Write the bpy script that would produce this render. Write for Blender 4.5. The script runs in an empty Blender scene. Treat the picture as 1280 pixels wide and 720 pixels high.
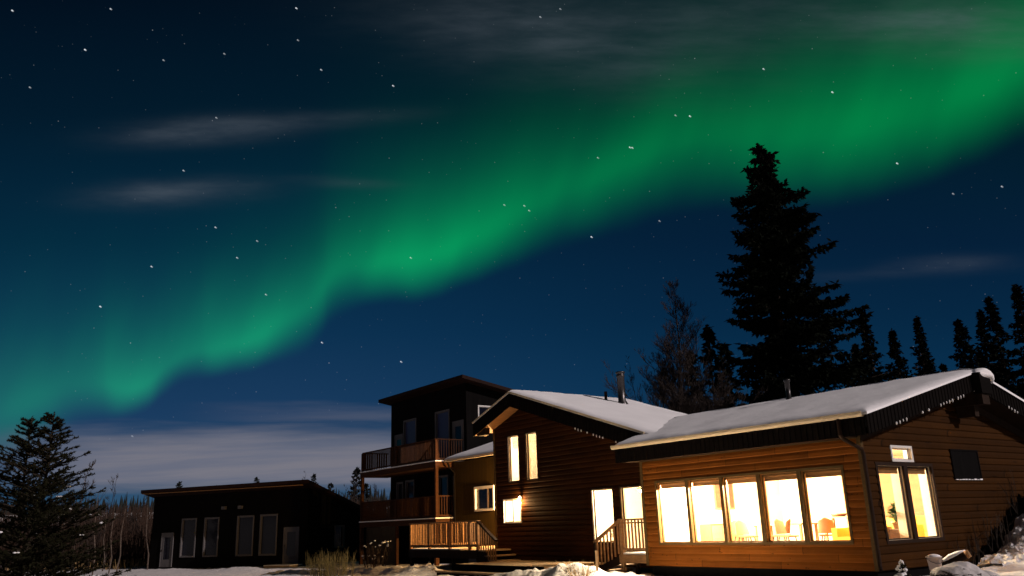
import bpy, bmesh, math, random
from mathutils import Vector, Matrix, noise
R = math.radians
S = bpy.context.scene
COL = S.collection
rnd = random.Random(7)

# ------------------------------------------------------------------ camera
EYE = 1.183
PITCH, ROLL, F = R(16.152), R(1.915), 1025.2
FW = Vector((0, math.cos(PITCH), math.sin(PITCH)))
UP0 = Vector((0, -math.sin(PITCH), math.cos(PITCH)))
RT0 = Vector((1, 0, 0))
RT = RT0 * math.cos(ROLL) - UP0 * math.sin(ROLL)
UP = UP0 * math.cos(ROLL) + RT0 * math.sin(ROLL)
cam = bpy.data.cameras.new('camera')
cam.sensor_width = 36; cam.lens = F / 1280 * 36; cam.clip_start = .1; cam.clip_end = 6000
camo = bpy.data.objects.new('camera', cam); COL.objects.link(camo)
M = Matrix((RT, UP, -FW)).transposed().to_4x4(); M.translation = Vector((0, 0, EYE))
camo.matrix_world = M
S.camera = camo

# ------------------------------------------------------------------ settings, moon, sky
S.view_settings.view_transform = 'Standard'; S.view_settings.look = 'None'
S.view_settings.exposure = 0; S.view_settings.gamma = 1
try: S.view_settings.use_curve_mapping = False
except Exception: pass
S.cycles.use_denoising = True
S.cycles.max_bounces = 8; S.cycles.diffuse_bounces = 5; S.cycles.transparent_max_bounces = 16
S.cycles.sample_clamp_indirect = 6; S.cycles.caustics_reflective = False; S.cycles.caustics_refractive = False

MOON_EL, MOON_XY = 27, (.857, -.515)
moon = bpy.data.lights.new('moon', 'SUN'); moon.energy = 2.5; moon.angle = R(.5); moon.color = (1, .86, .84)
mo = bpy.data.objects.new('moon', moon); COL.objects.link(mo)
mdir = Vector((MOON_XY[0] * math.cos(R(MOON_EL)), MOON_XY[1] * math.cos(R(MOON_EL)), math.sin(R(MOON_EL)))).normalized()
mo.rotation_euler = mdir.to_track_quat('Z', 'Y').to_euler()
mo.location = (30, -20, 40)

def lin(r, g, b):
    f = lambda c: (c / 255 / 12.92) if c <= 10.3 else ((c / 255 + .055) / 1.055) ** 2.4
    return (f(r), f(g), f(b), 1)

world = bpy.data.worlds.new('World'); S.world = world; world.use_nodes = True
nt = world.node_tree; nt.nodes.clear()
def wn(t, **k):
    n = nt.nodes.new(t)
    for a, b in k.items(): setattr(n, a, b)
    return n
def setin(s, v):
    if hasattr(v, 'is_output'): nt.links.new(v, s)
    else: s.default_value = v
def wm(op, a, b=None, c=None, cl=False):
    n = wn('ShaderNodeMath', operation=op, use_clamp=cl)
    setin(n.inputs[0], a)
    if b is not None: setin(n.inputs[1], b)
    if c is not None: setin(n.inputs[2], c)
    return n.outputs[0]
def vm(op, a, b):
    n = wn('ShaderNodeVectorMath', operation=op); setin(n.inputs[0], a); setin(n.inputs[1], b)
    return n.outputs['Value'] if op in ('DOT_PRODUCT', 'DISTANCE', 'LENGTH') else n.outputs[0]
def smooth(x, a, b, lo=0., hi=1.):
    n = wn('ShaderNodeMapRange', interpolation_type='SMOOTHSTEP')
    setin(n.inputs['Value'], x)
    for k, v in zip(('From Min', 'From Max', 'To Min', 'To Max'), (a, b, lo, hi)): setin(n.inputs[k], v)
    return n.outputs[0]
def curve(x, pts, x0, x1):       # piecewise curve through pts, x in x0..x1; values must lie in 0..1
    n = wn('ShaderNodeFloatCurve'); cm = n.mapping; c = cm.curves[0]
    p = [((a - x0) / (x1 - x0), b) for a, b in pts]
    c.points[0].location = p[0]; c.points[1].location = p[-1]
    for q in p[1:-1]: c.points.new(*q)
    cm.use_clip = False; cm.extend = 'HORIZONTAL'; cm.update()
    setin(n.inputs['Value'], wm('DIVIDE', wm('SUBTRACT', x, x0), x1 - x0, cl=True))
    return n.outputs[0]
def mixc(f, a, b, mode='MIX'):
    n = wn('ShaderNodeMix', data_type='RGBA', blend_type=mode, clamp_factor=True)
    setin(n.inputs[0], f); setin(n.inputs[6], a); setin(n.inputs[7], b)
    return n.outputs[2]
def scalec(col, f):
    return mixc(1., col, comb(f), 'MULTIPLY')
def comb(f):
    n = wn('ShaderNodeCombineColor'); 
    for i in range(3): setin(n.inputs[i], f)
    return n.outputs[0]
DIR = wn('ShaderNodeTexCoord').outputs['Generated']
def wnoise(vec, scale, det=3., rough=.5):
    n = wn('ShaderNodeTexNoise'); setin(n.inputs['Vector'], vec)
    n.inputs['Scale'].default_value = scale; n.inputs['Detail'].default_value = det; n.inputs['Roughness'].default_value = rough
    return n.outputs['Fac']
def wvec(a, b, c=0.):
    n = wn('ShaderNodeCombineXYZ'); setin(n.inputs[0], a); setin(n.inputs[1], b); setin(n.inputs[2], c); return n.outputs[0]
# a chart of the northern half of the sky, tangent to the celestial sphere; one unit = 1/F radian at its centre
dz = vm('DOT_PRODUCT', DIR, tuple(FW))
dzs = wm('MAXIMUM', dz, .12)
U = wm('MULTIPLY_ADD', wm('DIVIDE', vm('DOT_PRODUCT', DIR, tuple(RT)), dzs), F, 640.)
V = wm('MULTIPLY_ADD', wm('DIVIDE', vm('DOT_PRODUCT', DIR, tuple(UP)), dzs), -F, 360.)
north = smooth(dz, .15, .45)
# base gradient of the night sky
def ramp(x, stops):
    n = wn('ShaderNodeValToRGB'); setin(n.inputs[0], x); e = n.color_ramp.elements
    while len(e) < len(stops): e.new(.5)
    for k, (p, c) in zip(e, stops): k.position = p; k.color = c
    return n.outputs[0]
vv = wm('DIVIDE', V, 720., cl=True)
baseL = ramp(vv, [(0, lin(1, 14, 29)), (.2, lin(1, 24, 42)), (.42, lin(2, 38, 62)), (.58, lin(10, 48, 80)), (.72, lin(24, 58, 94)), (.86, lin(42, 76, 106)), (.93, lin(44, 78, 108)), (1, lin(30, 45, 60))])
baseR = ramp(vv, [(0, lin(2, 26, 34)), (.2, lin(0, 26, 38)), (.42, lin(3, 30, 55)), (.55, lin(4, 38, 66)), (.66, lin(6, 47, 78)), (.8, lin(14, 54, 86)), (.93, lin(36, 70, 100)), (1, lin(30, 45, 60))])
base = mixc(smooth(U, 300., 950.), baseL, baseR)
ny = wn('ShaderNodeTexSky', sky_type='NISHITA'); ny.sun_disc = False
ny.sun_elevation = R(MOON_EL); ny.sun_rotation = math.atan2(MOON_XY[0], MOON_XY[1])
base = mixc(1., base, scalec(ny.outputs[0], .0003), 'ADD')
# aurora: a ribbon with a soft lower hem and light fading upwards from it
wob = wm('MULTIPLY', wm('SUBTRACT', wnoise(wvec(wm('MULTIPLY', U, .009), wm('MULTIPLY', V, .007)), 1., 2.), .5), 26.)
hem = [(-100, 600), (0, 572), (60, 545), (110, 520), (150, 510), (182, 502), (204, 484), (228, 470), (270, 466), (310, 455), (350, 441), (380, 428), (400, 412), (414, 394), (436, 382), (475, 371), (520, 364), (580, 348), (640, 324), (700, 302), (760, 286), (820, 268), (880, 254), (960, 256), (1060, 248), (1160, 219), (1280, 172), (1400, 130)]
H = wm('MULTIPLY', curve(U, [(a, b / 720) for a, b in hem], -100, 1400), 720.)
t = wm('ADD', wm('SUBTRACT', H, V), wob)            # height above the hem
amp = curve(U, [(-100, .2), (0, .34), (40, .40), (85, .30), (125, .40), (168, .66), (196, .54), (226, .44), (262, .70), (300, .78), (345, .66), (385, .53), (415, .52), (455, .68), (495, .9), (540, .97), (580, .86), (650, .7), (740, .58), (840, .52), (920, .54), (1000, .66), (1100, .74), (1200, .72), (1280, .66), (1400, .6)], -100, 1400)
rise = smooth(t, curve(U, [(-100, .0), (200, .45), (300, .5), (420, .3), (520, .5), (700, .3), (900, .0), (1100, .1), (1400, .2)], -100, 1400), 1.)
softw = wm('MULTIPLY', curve(U, [(-100, .7), (60, .55), (130, .38), (182, .24), (240, .27), (300, .29), (380, .46), (420, .5), (470, .42), (520, .4), (600, .53), (740, .74), (880, .95), (1000, 1.), (1280, .9), (1400, .9)], -100, 1400), 115.)
rise = smooth(t, -14., softw)
dec = wm('MULTIPLY', curve(U, [(-100, .6), (100, .52), (180, .46), (300, .44), (420, .46), (520, .5), (640, .5), (800, .48), (1000, .58), (1280, .72), (1400, .7)], -100, 1400), 112.)
core = wm('EXPONENT', wm('MULTIPLY', wm('POWER', wm('DIVIDE', wm('MAXIMUM', wm('SUBTRACT', t, wm('MULTIPLY', softw, .7)), 0.), wm('MULTIPLY', dec, 1.25)), 1.35), -1.))
haloq = wm('EXPONENT', wm('DIVIDE', wm('MAXIMUM', t, 0.), -120.))
streak = wnoise(wvec(wm('MULTIPLY', wm('ADD', U, wm('MULTIPLY', V, .35)), .013), wm('MULTIPLY', V, .0022), 4.), 1., 2.)
mod = smooth(streak, .2, .75, .80, 1.12)
A1 = wm('MULTIPLY', wm('MULTIPLY', wm('MULTIPLY', amp, rise), core), mod)
A2 = wm('MULTIPLY', wm('MULTIPLY', rise, haloq), smooth(U, 100., 700., .05, .085))
A = wm('MULTIPLY', wm('ADD', A1, A2), north)
acol = mixc(smooth(U, 150., 700.), lin(14, 150, 84), lin(0, 142, 62))
# thin cloud
cl = None
nz = wnoise(wvec(wm('MULTIPLY', U, .006), wm('MULTIPLY', V, .03)), 1., 4.)
for (cx, cy, rx, ry, tilt, k) in ((258, 163, 92, 14, -.06, .26), (425, 147, 90, 10, -.05, .07), (218, 241, 84, 14, -.05, .28), (430, 228, 60, 7, .05, .06),
                                  (690, 45, 190, 50, .16, .16), (1200, 34, 130, 30, .05, .22), (1185, 329, 60, 9, -.05, .10), (1120, 342, 120, 7, -.05, .05), (960, 20, 200, 40, .0, .08)):
    du = wm('SUBTRACT', U, float(cx)); dv = wm('SUBTRACT', wm('SUBTRACT', V, float(cy)), wm('MULTIPLY', du, tilt))
    g = wm('ADD', wm('POWER', wm('ABSOLUTE', wm('DIVIDE', du, float(rx))), 2.), wm('POWER', wm('ABSOLUTE', wm('DIVIDE', dv, float(ry))), 2.))
    g = wm('MULTIPLY', wm('EXPONENT', wm('MULTIPLY', g, -1.)), k)
    cl = g if cl is None else wm('ADD', cl, g)
nz2 = wnoise(wvec(wm('MULTIPLY', U, .018), wm('MULTIPLY', V, .09), 3.), 1., 5., .6)
cl = wm('MULTIPLY', wm('MULTIPLY', cl, smooth(nz, .25, .7, .5, 1.35)), smooth(nz2, .25, .75, .72, 1.25))
nb = wnoise(wvec(wm('MULTIPLY', U, .0045), wm('MULTIPLY', V, .05), 9.), 1., 5.)
nb2 = wnoise(wvec(wm('MULTIPLY', U, .0035), wm('MULTIPLY', wm('ADD', V, wm('MULTIPLY', U, .06)), .075), 2.), 1., 6., .6)
Vt = wm('ADD', V, wm('MULTIPLY', wm('SUBTRACT', nb, .5), 46.))
bank = wm('MULTIPLY', smooth(Vt, 526., 566.), smooth(Vt, 622., 596.))
bank = wm('MULTIPLY', bank, wm('MULTIPLY', smooth(U, -60., 150.), smooth(U, 900., 420.)))
wisp = wm('MULTIPLY', wm('MULTIPLY', smooth(Vt, 500., 520.), smooth(Vt, 536., 520.)), wm('MULTIPLY', smooth(U, 200., 420.), .28))
bank = wm('MULTIPLY', wm('MAXIMUM', bank, wm('MULTIPLY', wisp, smooth(U, 900., 520.))), .93)
sky = mixc(1., base, scalec(acol, A), 'ADD')
sky = mixc(wm('MULTIPLY', cl, north), sky, lin(100, 108, 118))
sky = mixc(wm('MULTIPLY', bank, north), sky, mixc(smooth(nb2, .3, .7), lin(104, 108, 125), lin(122, 120, 130)))
# stars
star = None
for sc, th, seed, gain in ((64., .056, 0., 1.1), (110., .085, 5., .5)):
    vo = wn('ShaderNodeTexVoronoi', feature='F1'); vo.inputs['Scale'].default_value = sc
    nt.links.new(vm('ADD', DIR, (seed, seed * .7, 0)), vo.inputs['Vector'])
    sp = wn('ShaderNodeSeparateColor'); nt.links.new(vo.outputs['Color'], sp.inputs[0])
    g = wm('MULTIPLY', smooth(vo.outputs['Distance'], th, th * .25), wm('MULTIPLY', wm('POWER', sp.outputs[0], 2.5), gain))
    star = g if star is None else wm('ADD', star, g)
star = wm('MULTIPLY', star, .24)
BRIGHT = [(15, 13, 1.3), (106, 62, 1.5), (138, 11, 1), (370, 10, 1.5), (491, 107, 1.4), (401, 87, 1), (204, 75, .6), (280, 67, .6), (372, 50, .6), (862, 145, 1.5), (954, 86, 1.2), (1040, 115, 1.4), (787, 184, 1.3), (790, 184.5, 1.2), (739, 296, 1.6), (1121, 204, 1.3), (675, 21, 1), (1252, 233, .8), (189, 333, 1.1), (125, 383, 1.4), (296, 322, .9), (269, 284, 1), (229, 213, .8), (402, 428, 1.2), (501, 452, 1.2), (655, 257, .8), (37, 109, .6), (270, 147, .8), (661, 263, .7), (700, 11, .7), (513, 322, .8), (332, 368, .8), (321, 301, .7), (747, 197, .7), (824, 276, .6), (630, 256, .7), (1191, 242, .6), (844, 144, .7), (62, 524, 1.2), (165, 545, .6)]
for x, y, b in BRIGHT:
    d = (FW * F + RT * (x - 640) - UP * (y - 360)).normalized()
    d2 = (FW * F + RT * (x + 1.2 - 640) - UP * (y + .8 - 360)).normalized()
    for q, kk in ((d, .6), (d2, .3)):
        g = wm('MULTIPLY', smooth(vm('DISTANCE', DIR, tuple(q)), .00105, .0003), b * kk)
        star = wm('ADD', star, g)
sepd = wn('ShaderNodeSeparateXYZ'); nt.links.new(DIR, sepd.inputs[0])
above = smooth(sepd.outputs[2], -.01, .03)
star = wm('MULTIPLY', wm('MULTIPLY', star, above), wm('SUBTRACT', 1., wm('MULTIPLY', wm('ADD', bank, wm('MULTIPLY', cl, 2.)), 1., cl=True)))
sky = mixc(1., sky, scalec((.9, .95, 1, 1), star), 'ADD')
bg = wn('ShaderNodeBackground'); nt.links.new(sky, bg.inputs['Color']); bg.inputs['Strength'].default_value = 1.0
nt.links.new(bg.outputs[0], wn('ShaderNodeOutputWorld').inputs['Surface'])

# ------------------------------------------------------------------ materials
MATS = {}
def mat(name, col, rough=.7, var=.25, scale=(3, 3, 3), bump=0., bscale=20., spec=.3, metal=0., emit=None, sub=0.):
    if name in MATS: return MATS[name]
    m = bpy.data.materials.new(name); m.use_nodes = True; t = m.node_tree; b = t.nodes['Principled BSDF']
    b.inputs['Roughness'].default_value = rough; b.inputs['Specular IOR Level'].default_value = spec; b.inputs['Metallic'].default_value = metal
    tc = t.nodes.new('ShaderNodeTexCoord'); mp = t.nodes.new('ShaderNodeMapping'); mp.inputs['Scale'].default_value = scale
    t.links.new(tc.outputs['Object'], mp.inputs[0])
    n = t.nodes.new('ShaderNodeTexNoise'); n.inputs['Scale'].default_value = 1; n.inputs['Detail'].default_value = 6; n.inputs['Roughness'].default_value = .65
    t.links.new(mp.outputs[0], n.inputs['Vector'])
    r = t.nodes.new('ShaderNodeValToRGB')
    r.color_ramp.elements[0].position = .3; r.color_ramp.elements[1].position = .7
    r.color_ramp.elements[0].color = (*[c * (1 - var) for c in col], 1); r.color_ramp.elements[1].color = (*[min(1, c * (1 + var)) for c in col], 1)
    t.links.new(n.outputs['Fac'], r.inputs[0]); t.links.new(r.outputs[0], b.inputs['Base Color'])
    if bump:
        n2 = t.nodes.new('ShaderNodeTexNoise'); n2.inputs['Scale'].default_value = bscale; n2.inputs['Detail'].default_value = 5
        t.links.new(tc.outputs['Object'], n2.inputs['Vector'])
        bp = t.nodes.new('ShaderNodeBump'); bp.inputs['Strength'].default_value = bump; bp.inputs['Distance'].default_value = .05
        t.links.new(n2.outputs['Fac'], bp.inputs['Height']); t.links.new(bp.outputs[0], b.inputs['Normal'])
    if emit:
        b.inputs['Emission Color'].default_value = (*emit[0], 1); b.inputs['Emission Strength'].default_value = emit[1]
    MATS[name] = m
    return m
def wood_siding(name, col, row, zoff=0., var=.35):
    """lap boards: grain along the board, each course its own tone"""
    m = bpy.data.materials.new(name); m.use_nodes = True; t = m.node_tree; b = t.nodes['Principled BSDF']
    b.inputs['Roughness'].default_value = .7; b.inputs['Specular IOR Level'].default_value = .04
    tc = t.nodes.new('ShaderNodeTexCoord'); se = t.nodes.new('ShaderNodeSeparateXYZ'); t.links.new(tc.outputs['Object'], se.inputs[0])
    def mm(op, a, c):
        n = t.nodes.new('ShaderNodeMath'); n.operation = op
        for i, v in enumerate((a, c)):
            if hasattr(v, 'is_output'): t.links.new(v, n.inputs[i])
            else: n.inputs[i].default_value = v
        return n.outputs[0]
    idx = mm('FLOOR', mm('DIVIDE', mm('SUBTRACT', se.outputs[2], zoff), row), 0.)
    along = mm('ADD', se.outputs[0], mm('MULTIPLY', se.outputs[1], -.9))
    pr_ = mm('ADD', mm('MULTIPLY', along, .31), mm('MULTIPLY', idx, .37))
    piece = mm('FLOOR', pr_, 0.)
    joint = mm('ADD', mm('MULTIPLY', mm('GREATER_THAN', mm('FRACT', pr_, 0.), .006), .6), .4)
    ln = t.nodes.new('ShaderNodeTexNoise'); ln.inputs['Scale'].default_value = 1.1; ln.inputs['Detail'].default_value = 6; ln.inputs['Roughness'].default_value = .6
    t.links.new(tc.outputs['Object'], ln.inputs['Vector'])
    kn = t.nodes.new('ShaderNodeTexVoronoi'); kn.inputs['Scale'].default_value = 1.0
    ck = t.nodes.new('ShaderNodeCombineXYZ'); t.links.new(mm('MULTIPLY', along, 2.6), ck.inputs[0]); t.links.new(mm('MULTIPLY', se.outputs[2], 7.), ck.inputs[1]); t.links.new(ck.outputs[0], kn.inputs['Vector'])
    knot = mm('ADD', mm('MULTIPLY', mm('GREATER_THAN', kn.outputs['Distance'], .12), .45), .55)
    stain = mm('MULTIPLY', mm('MULTIPLY', mm('ADD', mm('MULTIPLY', ln.outputs['Fac'], .9), .55), joint), knot)
    wh = t.nodes.new('ShaderNodeTexWhiteNoise'); wh.noise_dimensions = '2D'
    cv = t.nodes.new('ShaderNodeCombineXYZ'); t.links.new(idx, cv.inputs[0]); t.links.new(piece, cv.inputs[1]); t.links.new(cv.outputs[0], wh.inputs['Vector'])
    cg = t.nodes.new('ShaderNodeCombineXYZ')
    t.links.new(mm('MULTIPLY', along, 1.2), cg.inputs[0]); t.links.new(mm('MULTIPLY', se.outputs[2], 26.), cg.inputs[1]); t.links.new(mm('MULTIPLY', idx, 3.7), cg.inputs[2])
    n = t.nodes.new('ShaderNodeTexNoise'); n.inputs['Scale'].default_value = 1; n.inputs['Detail'].default_value = 5; n.inputs['Roughness'].default_value = .7; n.inputs['Distortion'].default_value = .6
    t.links.new(cg.outputs[0], n.inputs['Vector'])
    k = mm('MULTIPLY', mm('ADD', mm('MULTIPLY', wh.outputs['Value'], .42), .72), mm('ADD', mm('MULTIPLY', n.outputs['Fac'], var * 2), 1 - var))
    k = mm('MULTIPLY', k, stain)
    mx = t.nodes.new('ShaderNodeMix'); mx.data_type = 'RGBA'; mx.blend_type = 'MULTIPLY'; mx.inputs[0].default_value = 1
    mx.inputs[6].default_value = (*col, 1); cc = t.nodes.new('ShaderNodeCombineColor')
    for i in range(3): t.links.new(k, cc.inputs[i])
    t.links.new(cc.outputs[0], mx.inputs[7]); t.links.new(mx.outputs[2], b.inputs['Base Color'])
    bp = t.nodes.new('ShaderNodeBump'); bp.inputs['Strength'].default_value = .25; bp.inputs['Distance'].default_value = .02
    t.links.new(n.outputs['Fac'], bp.inputs['Height']); t.links.new(bp.outputs[0], b.inputs['Normal'])
    return m
def glass_mat():
    m = bpy.data.materials.new('window_glass'); m.use_nodes = True; t = m.node_tree; t.nodes.clear()
    o = t.nodes.new('ShaderNodeOutputMaterial'); mx = t.nodes.new('ShaderNodeMixShader'); tr = t.nodes.new('ShaderNodeBsdfTransparent'); gl = t.nodes.new('ShaderNodeBsdfGlossy')
    gl.inputs['Roughness'].default_value = .02; tr.inputs['Color'].default_value = (.95, .96, .95, 1)
    lw = t.nodes.new('ShaderNodeLayerWeight'); lw.inputs['Blend'].default_value = .5
    pw = t.nodes.new('ShaderNodeMath'); pw.operation = 'POWER'; pw.inputs[1].default_value = 4
    fr = t.nodes.new('ShaderNodeMath'); fr.operation = 'MULTIPLY_ADD'; fr.inputs[1].default_value = .7; fr.inputs[2].default_value = .03
    t.links.new(lw.outputs['Facing'], pw.inputs[0]); t.links.new(pw.outputs[0], fr.inputs[0])
    t.links.new(fr.outputs[0], mx.inputs[0]); t.links.new(tr.outputs[0], mx.inputs[1]); t.links.new(gl.outputs[0], mx.inputs[2]); t.links.new(mx.outputs[0], o.inputs[0])
    return m
GLASS = glass_mat()
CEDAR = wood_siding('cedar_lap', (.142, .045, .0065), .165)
CEDAR_SHADE = wood_siding('cedar_lap_shade', (.034, .0125, .0020), .165)  # same cedar, with the gable wall's shade put into a darker colour
LOG_D = wood_siding('stained_log', (.034, .0115, .003), .165)
SNOW = mat('snow', (.84, .83, .84), .9, .04, (1, 1, 1), .18, 7., .1)
SNOWG = mat('trodden_snow', (.60, .58, .58), .9, .16, (1.6, 1.6, 1.6), .9, 7., .1)
FASCIA = mat('fascia_metal', (.0045, .0034, .003), .7, .2, spec=.03)
TRIM = mat('olive_trim', (.07, .042, .014), .6, .2, (4, 4, 30), spec=.1)
JAMB = mat('jamb_wood', (.28, .13, .035), .6, .2, (3, 3, 20))
DARKW = mat('dark_timber', (.018, .009, .005), .7, .3, (6, 6, 1), spec=.1)
BLACK = mat('black_siding', (.0045, .004, .004), .85, .25, (8, 8, .6), spec=.03)
GREEN = mat('olive_board', (.036, .022, .005), .75, .35, (14, 14, .5), .2, 30, .05)
DECKW = mat('deck_timber', (.24, .125, .05), .7, .35, (4, 4, 12), .2, 30)
BALW = mat('balcony_timber', (.048, .019, .0075), .75, .35, (4, 4, 12), .2, 30, .1)
DECKT = mat('deck_board', (.30, .20, .11), .7, .25, (2, 12, 12), .2, 30)
WHITE = mat('white_frame', (.6, .58, .55), .5, .08)
GREYF = mat('grey_frame', (.11, .105, .11), .6, .1, spec=.1)
CREAM = mat('cream_wall', (.60, .52, .39), .8, .1, (1, 1, 1))
PINE = mat('pine_panel', (.20, .115, .05), .7, .2, (1, 1, 8))
CEIL = mat('ceiling_white', (.55, .45, .32), .8, .05)
FLOOR = mat('floor_wood', (.35, .2, .09), .5, .2, (1, 8, 1))
GUTTER = mat('gutter_metal', (.55, .45, .3), .45, .1)
STEEL = mat('flue_steel', (.07, .065, .065), .35, .2, (6, 6, 2), 0, 1, .5, .8)
DGLASS = mat('dark_glass', (.006, .007, .014), .08, .1, spec=.25)
BLUE_PANE = mat('blue_pane', (.03, .035, .10), .35, .15, (2, 2, 30), spec=.3)  # plain blue colour for the tower's upper panes
BARK = mat('bark', (.035, .024, .017), .9, .35, (6, 6, 2))
BARKR = mat('twig_bark', (.025, .017, .014), .9, .3, (5, 5, 2))
BIRCH = mat('birch_bark', (.085, .065, .052), .8, .6, (3, 3, 6))
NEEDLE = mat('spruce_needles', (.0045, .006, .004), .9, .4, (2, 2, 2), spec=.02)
NEEDLE2 = mat('young_spruce_needles', (.013, .013, .006), .9, .5, (4, 4, 4), spec=.05)
BRUSH = mat('brush_stems', (.034, .018, .011), .9, .4)
WILLOW = mat('willow_stems', (.08, .058, .014), .8, .3)
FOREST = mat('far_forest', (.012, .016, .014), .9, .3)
GRASS = mat('dry_grass', (.3, .2, .09), .9, .3)
ROCK = mat('dark_rock', (.035, .03, .03), .8, .4, (4, 4, 4), .6, 10)
PLASTIC = mat('bucket_plastic', (.55, .45, .4), .5, .1)
YELLOW = mat('mustard_fabric', (.62, .40, .05), .85, .1)
CHAIRM = mat('chair_shell', (.13, .055, .022), .5, .15)
LEAF = mat('house_plant_leaf', (.06, .13, .02), .6, .4)
POT = mat('clay_pot', (.5, .3, .12), .7, .1)
BULB = mat('lamp_bulb', (1, .9, .7), .4, 0, emit=((1, .75, .4), 30))
SHADE = mat('lamp_shade', (.8, .65, .4), .6, .05)
GLINT = mat('glint_white', (.85, .83, .83), .5, .05)

# ------------------------------------------------------------------ mesh helpers
class MB:
    def __init__(s): s.v = []; s.f = []
    def add(s, vs, fs):
        n = len(s.v); s.v += [Vector(v) for v in vs]; s.f += [[i + n for i in f] for f in fs]
    def quad(s, *p): s.add(p, [list(range(len(p)))])
    def box8(s, p):  # 4 bottom + 4 top
        s.add(p, [[0, 3, 2, 1], [4, 5, 6, 7], [0, 1, 5, 4], [1, 2, 6, 5], [2, 3, 7, 6], [3, 0, 4, 7]])
    def box(s, P, x0, x1, y0, y1, z0, z1):
        s.box8([P(x0, y0, z0), P(x1, y0, z0), P(x1, y1, z0), P(x0, y1, z0), P(x0, y0, z1), P(x1, y0, z1), P(x1, y1, z1), P(x0, y1, z1)])
    def bar(s, a, b, w, h):
        """square bar from a to b, w across, h high"""
        a, b = Vector(a), Vector(b); d = (b - a).normalized()
        x = d.cross(Vector((0, 0, 1)))
        if x.length < .01: x = Vector((.806, .591, 0)).cross(d)
        x.normalize(); y = x.cross(d).normalized(); x = x * w / 2; y = y * h / 2
        s.box8([a - x - y, a + x - y, a + x + y, a - x + y, b - x - y, b + x - y, b + x + y, b - x + y])
    def tube(s, pts, rad, n=6, cap=True):
        pts = [Vector(p) for p in pts]; base = len(s.v)
        if not hasattr(rad, '__len__'): rad = [rad] * len(pts)
        for i, p in enumerate(pts):
            d = (pts[min(i + 1, len(pts) - 1)] - pts[max(i - 1, 0)])
            d = d.normalized() if d.length > 1e-9 else Vector((0, 0, 1))
            x = d.cross(Vector((.31, .17, .93)))
            if x.length < .05: x = d.cross(Vector((1, 0, 0)))
            x.normalize(); y = d.cross(x)
            for k in range(n):
                a = 2 * math.pi * k / n
                s.v.append(p + (x * math.cos(a) + y * math.sin(a)) * rad[i])
        for i in range(len(pts) - 1):
            for k in range(n):
                s.f.append([base + i * n + k, base + i * n + (k + 1) % n, base + (i + 1) * n + (k + 1) % n, base + (i + 1) * n + k])
        if cap:
            s.f.append([base + k for k in range(n)][::-1]); s.f.append([base + (len(pts) - 1) * n + k for k in range(n)])
    def lathe(s, c, prof, n=16):
        c = Vector(c); base = len(s.v)
        for r, z in prof:
            for k in range(n):
                a = 2 * math.pi * k / n; s.v.append(c + Vector((r * math.cos(a), r * math.sin(a), z)))
        for i in range(len(prof) - 1):
            for k in range(n):
                s.f.append([base + i * n + k, base + i * n + (k + 1) % n, base + (i + 1) * n + (k + 1) % n, base + (i + 1) * n + k])
        s.f.append([base + k for k in range(n)][::-1]); s.f.append([base + (len(prof) - 1) * n + k for k in range(n)])
    def build(s, name, m, parent=None, smooth=False, origin=None, recalc=True):
        off = Vector((0, 0, 0))
        if origin is not None: off = Vector(origin)
        else:
            p = parent
            while p is not None: off += p.location; p = p.parent
        me = bpy.data.meshes.new(name); me.from_pydata([v - off for v in s.v], [], s.f)
        if recalc and len(s.f) < 60000:
            bm = bmesh.new(); bm.from_mesh(me); bmesh.ops.recalc_face_normals(bm, faces=bm.faces); bm.to_mesh(me); bm.free()
        me.materials.append(m)
        if smooth: me.polygons.foreach_set('use_smooth', [True] * len(me.polygons))
        o = bpy.data.objects.new(name, me); COL.objects.link(o)
        if origin is not None: o.location = off
        if parent is not None: o.parent = parent
        return o
def tag(o, label=None, cat=None, group=None, kind=None):
    for k, v in (('label', label), ('category', cat), ('group', group), ('kind', kind)):
        if v: o[k] = v
    return o
def thing(name, loc, label, cat, group=None, rz=0):
    o = bpy.data.objects.new(name, None); COL.objects.link(o); o.location = loc; o.rotation_euler = (0, 0, rz)
    o.empty_display_size = .2
    return tag(o, label, cat, group)
def copy_tree(o, parent=None):
    c = o.copy(); COL.objects.link(c); c.parent = parent
    for ch in list(o.children): copy_tree(ch, c)
    return c

# house frame: a = along the lit front to the left, b = into the depth, z up
C0 = Vector((7.592, 18.503, 0))
D1 = Vector((-.5914, .8064, 0)); D2 = Vector((.8064, .5914, 0))
def G(a, b, z): return C0 + D1 * a + D2 * b + Vector((0, 0, z))
def px_ray(x, y): return (FW * F + RT * (x - 640) - UP * (y - 360)).normalized()

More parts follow.
